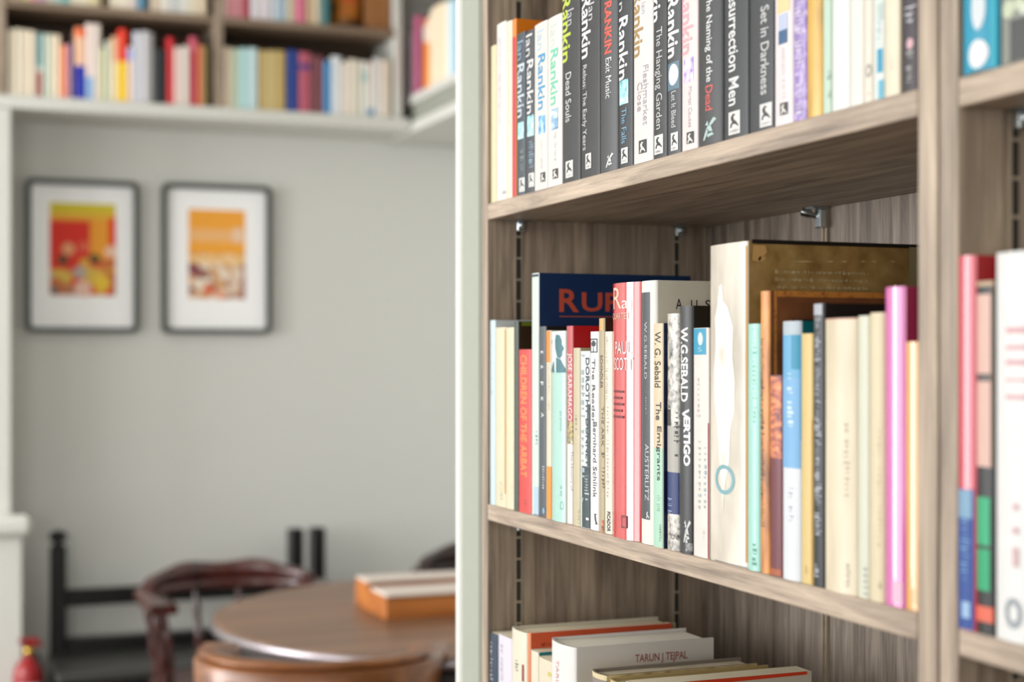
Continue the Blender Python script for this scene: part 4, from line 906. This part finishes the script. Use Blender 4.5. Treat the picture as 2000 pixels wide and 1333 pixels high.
# ------------------------------------------------------------------ chairs
def chair(name, loc, rz, label, mat, arm_z, crest_h, wx=.27, front=-.20, back=.20, slots=False, high=None, grp=None, arm_w=.062, crest_t=.035, bow_t=.028):
    """captain's chair: faces local -Y; bow U open to the front"""
    r = empty(name, (loc[0], loc[1], FL), rz, label, 'chair', grp); hgt = arm_z-FL
    # bow path
    path = []; n = 30
    for i in range(5): path.append((-wx, front+(0-front)*i/5))
    for i in range(n+1):
        a = math.pi-math.pi*i/n; path.append((wx*math.cos(a), back*math.sin(a)))
    for i in range(1, 6): path.append((wx, (front)*i/5))
    def sweep(pts, hw, z0, z1f, m):
        rings = []
        for i, (x, y) in enumerate(pts):
            p = pts[max(0, i-1)]; q_ = pts[min(len(pts)-1, i+1)]
            d = Vector((q_[0]-p[0], q_[1]-p[1])).normalized(); nx, ny = -d.y, d.x
            h = hw(i) if callable(hw) else hw; zt_ = z1f(i) if callable(z1f) else z1f; zb_ = z0(i) if callable(z0) else z0; b = .006
            rings.append([(x+nx*h, y+ny*h, zb_+b), (x+nx*(h-b), y+ny*(h-b), zb_), (x-nx*(h-b), y-ny*(h-b), zb_), (x-nx*h, y-ny*h, zb_+b),
                          (x-nx*h, y-ny*h, zt_-b), (x-nx*(h-b), y-ny*(h-b), zt_), (x+nx*(h-b), y+ny*(h-b), zt_), (x+nx*h, y+ny*h, zt_-b)])
        return m.loops(rings)
    L_ = len(path)
    def hwf(i):
        e = min(i, L_-1-i); return arm_w*(.5 if e > 5 else .5+.16*math.sin(math.pi*min(1, (e+1)/5)))
    sweep(path, hwf, (lambda i: hgt-.028-(bow_t-.028)*max(0, min(1, (min(i, L_-1-i)-5)/6))), hgt, MB()).build('arm_bow', mat, r)
    cp = path[7:L_-7]; m_ = len(cp)
    def ct(i):
        s_ = i/(m_-1); e = math.sin(math.pi*s_)**.6
        return hgt+.003+crest_h*e*(1+.12*math.cos(6*math.pi*s_)) 
    cr = sweep([(x*.985, y*1.0) for x, y in cp], crest_t/2, hgt+.0003, lambda i: max(hgt+.014, ct(i)), MB()); cr.build('crest_rail', mat, r)
    if slots:
        for dg_ in (52, 66, 114, 128):
            m = MB(); hw_ = arm_w*.5+.0008; ps = []
            for e in range(5):
                t_ = math.radians(dg_-3.2+6.4*e/4); px_, py_ = wx*math.cos(t_), back*math.sin(t_)
                n_ = Vector((math.cos(t_)/wx, math.sin(t_)/back)).normalized(); ps.append((px_+n_.x*hw_, py_+n_.y*hw_))
            for e in range(4):
                m.quad((*ps[e+1], hgt-.080), (*ps[e], hgt-.080), (*ps[e], hgt-.026), (*ps[e+1], hgt-.026))
            m.build('splat_slot', BLACK, r)
    sz = .445
    sh = []
    for z, k in ((sz-.035, .96), (sz-.028, 1), (sz-.008, 1), (sz, .97)):
        sh.append([((wx-.01)*k*math.cos(t_)*(1+.06*abs(math.sin(2*t_))), (-.015)+(back+.01)*k*1.05*math.sin(t_)*(1+.06*abs(math.sin(2*t_))), z) for t_ in [2*math.pi*j/40 for j in range(40)]])
    MB().loops(sh).build('seat', mat, r)
    tp = [(0, .010), (.08, .012), (.2, .018), (.28, .011), (.34, .019), (.5, .014), (.7, .011), (.8, .016), (.88, .010), (1, .010)]
    for i in list(range(2, L_-2, 5)):
        x, y = path[i]; k = .86
        if slots and 9 <= i <= L_-10: continue
        MB().turned((x*k, y*k-.01, sz-.005), (x, y, hgt-(.0285 if i < 6 or i > L_-7 else bow_t+.0005)), tp if i < 6 or i > L_-8 else [(f_, r_*.75) for f_, r_ in tp], 12).build('spindle', mat, r)
    lp = [(0, .013), (.1, .018), (.25, .022), (.35, .014), (.42, .024), (.7, .018), (.8, .024), (.9, .018), (1, .016)]
    F_ = {}
    for sx in (-1, 1):
        for sy in (-1, 1):
            a, b_ = (sx*.23, sy*.20, 0), (sx*.17, sy*.13-.01, sz-.035); F_[sx, sy] = (a, b_)
            MB().turned(a, b_, lp, 14).build('leg', mat, r)
    for sx in (-1, 1):
        a, b_ = F_[sx, -1], F_[sx, 1]; g = .35
        p = [a[0][k]+(a[1][k]-a[0][k])*g for k in range(3)]; q_ = [b_[0][k]+(b_[1][k]-b_[0][k])*g for k in range(3)]
        MB().turned(p, q_, [(0, .008), (.5, .014), (1, .008)], 10).build('stretcher', mat, r)
    MB().turned((-.2, 0, .17), (.2, 0, .17), [(0, .008), (.5, .014), (1, .008)], 10).build('stretcher', mat, r)
    return r
REDW = wood('red_brown_chair', '#260d0c', '#5e2c26', 2, 25, .22, .05, .8)
OAKC = wood('honey_oak_chair', '#552808', '#955a26', 0, 25, .3, .05, .6)
DKW = wood('dark_chair', '#1c0f0c', '#3c211c', 2, 25, .3, .05, .6)
ax, ay = LT(-.80, 4.42)
chair('captains_chair', (ax, ay), math.radians(2), 'dark red captain\'s chair with turned spindles at the left of the round table', REDW, -.655, .050, .25, -.27, .17)
bx_, by_ = LT(-.385, 3.06)
chair('captains_chair', (bx_, by_), math.radians(180-21), 'honey-brown bow-backed chair in front of the round table, back to the camera', OAKC, -.588, .012, .215, -.12, .17, slots=True, crest_t=.04, bow_t=.10)
cx_, cy_ = LT(-.02, 4.72)
chair('captains_chair', (cx_, cy_), math.radians(-8), 'dark wooden chair behind the round table, half hidden by the doorway edge', DKW, -.64, .055, .26, -.2, .18)
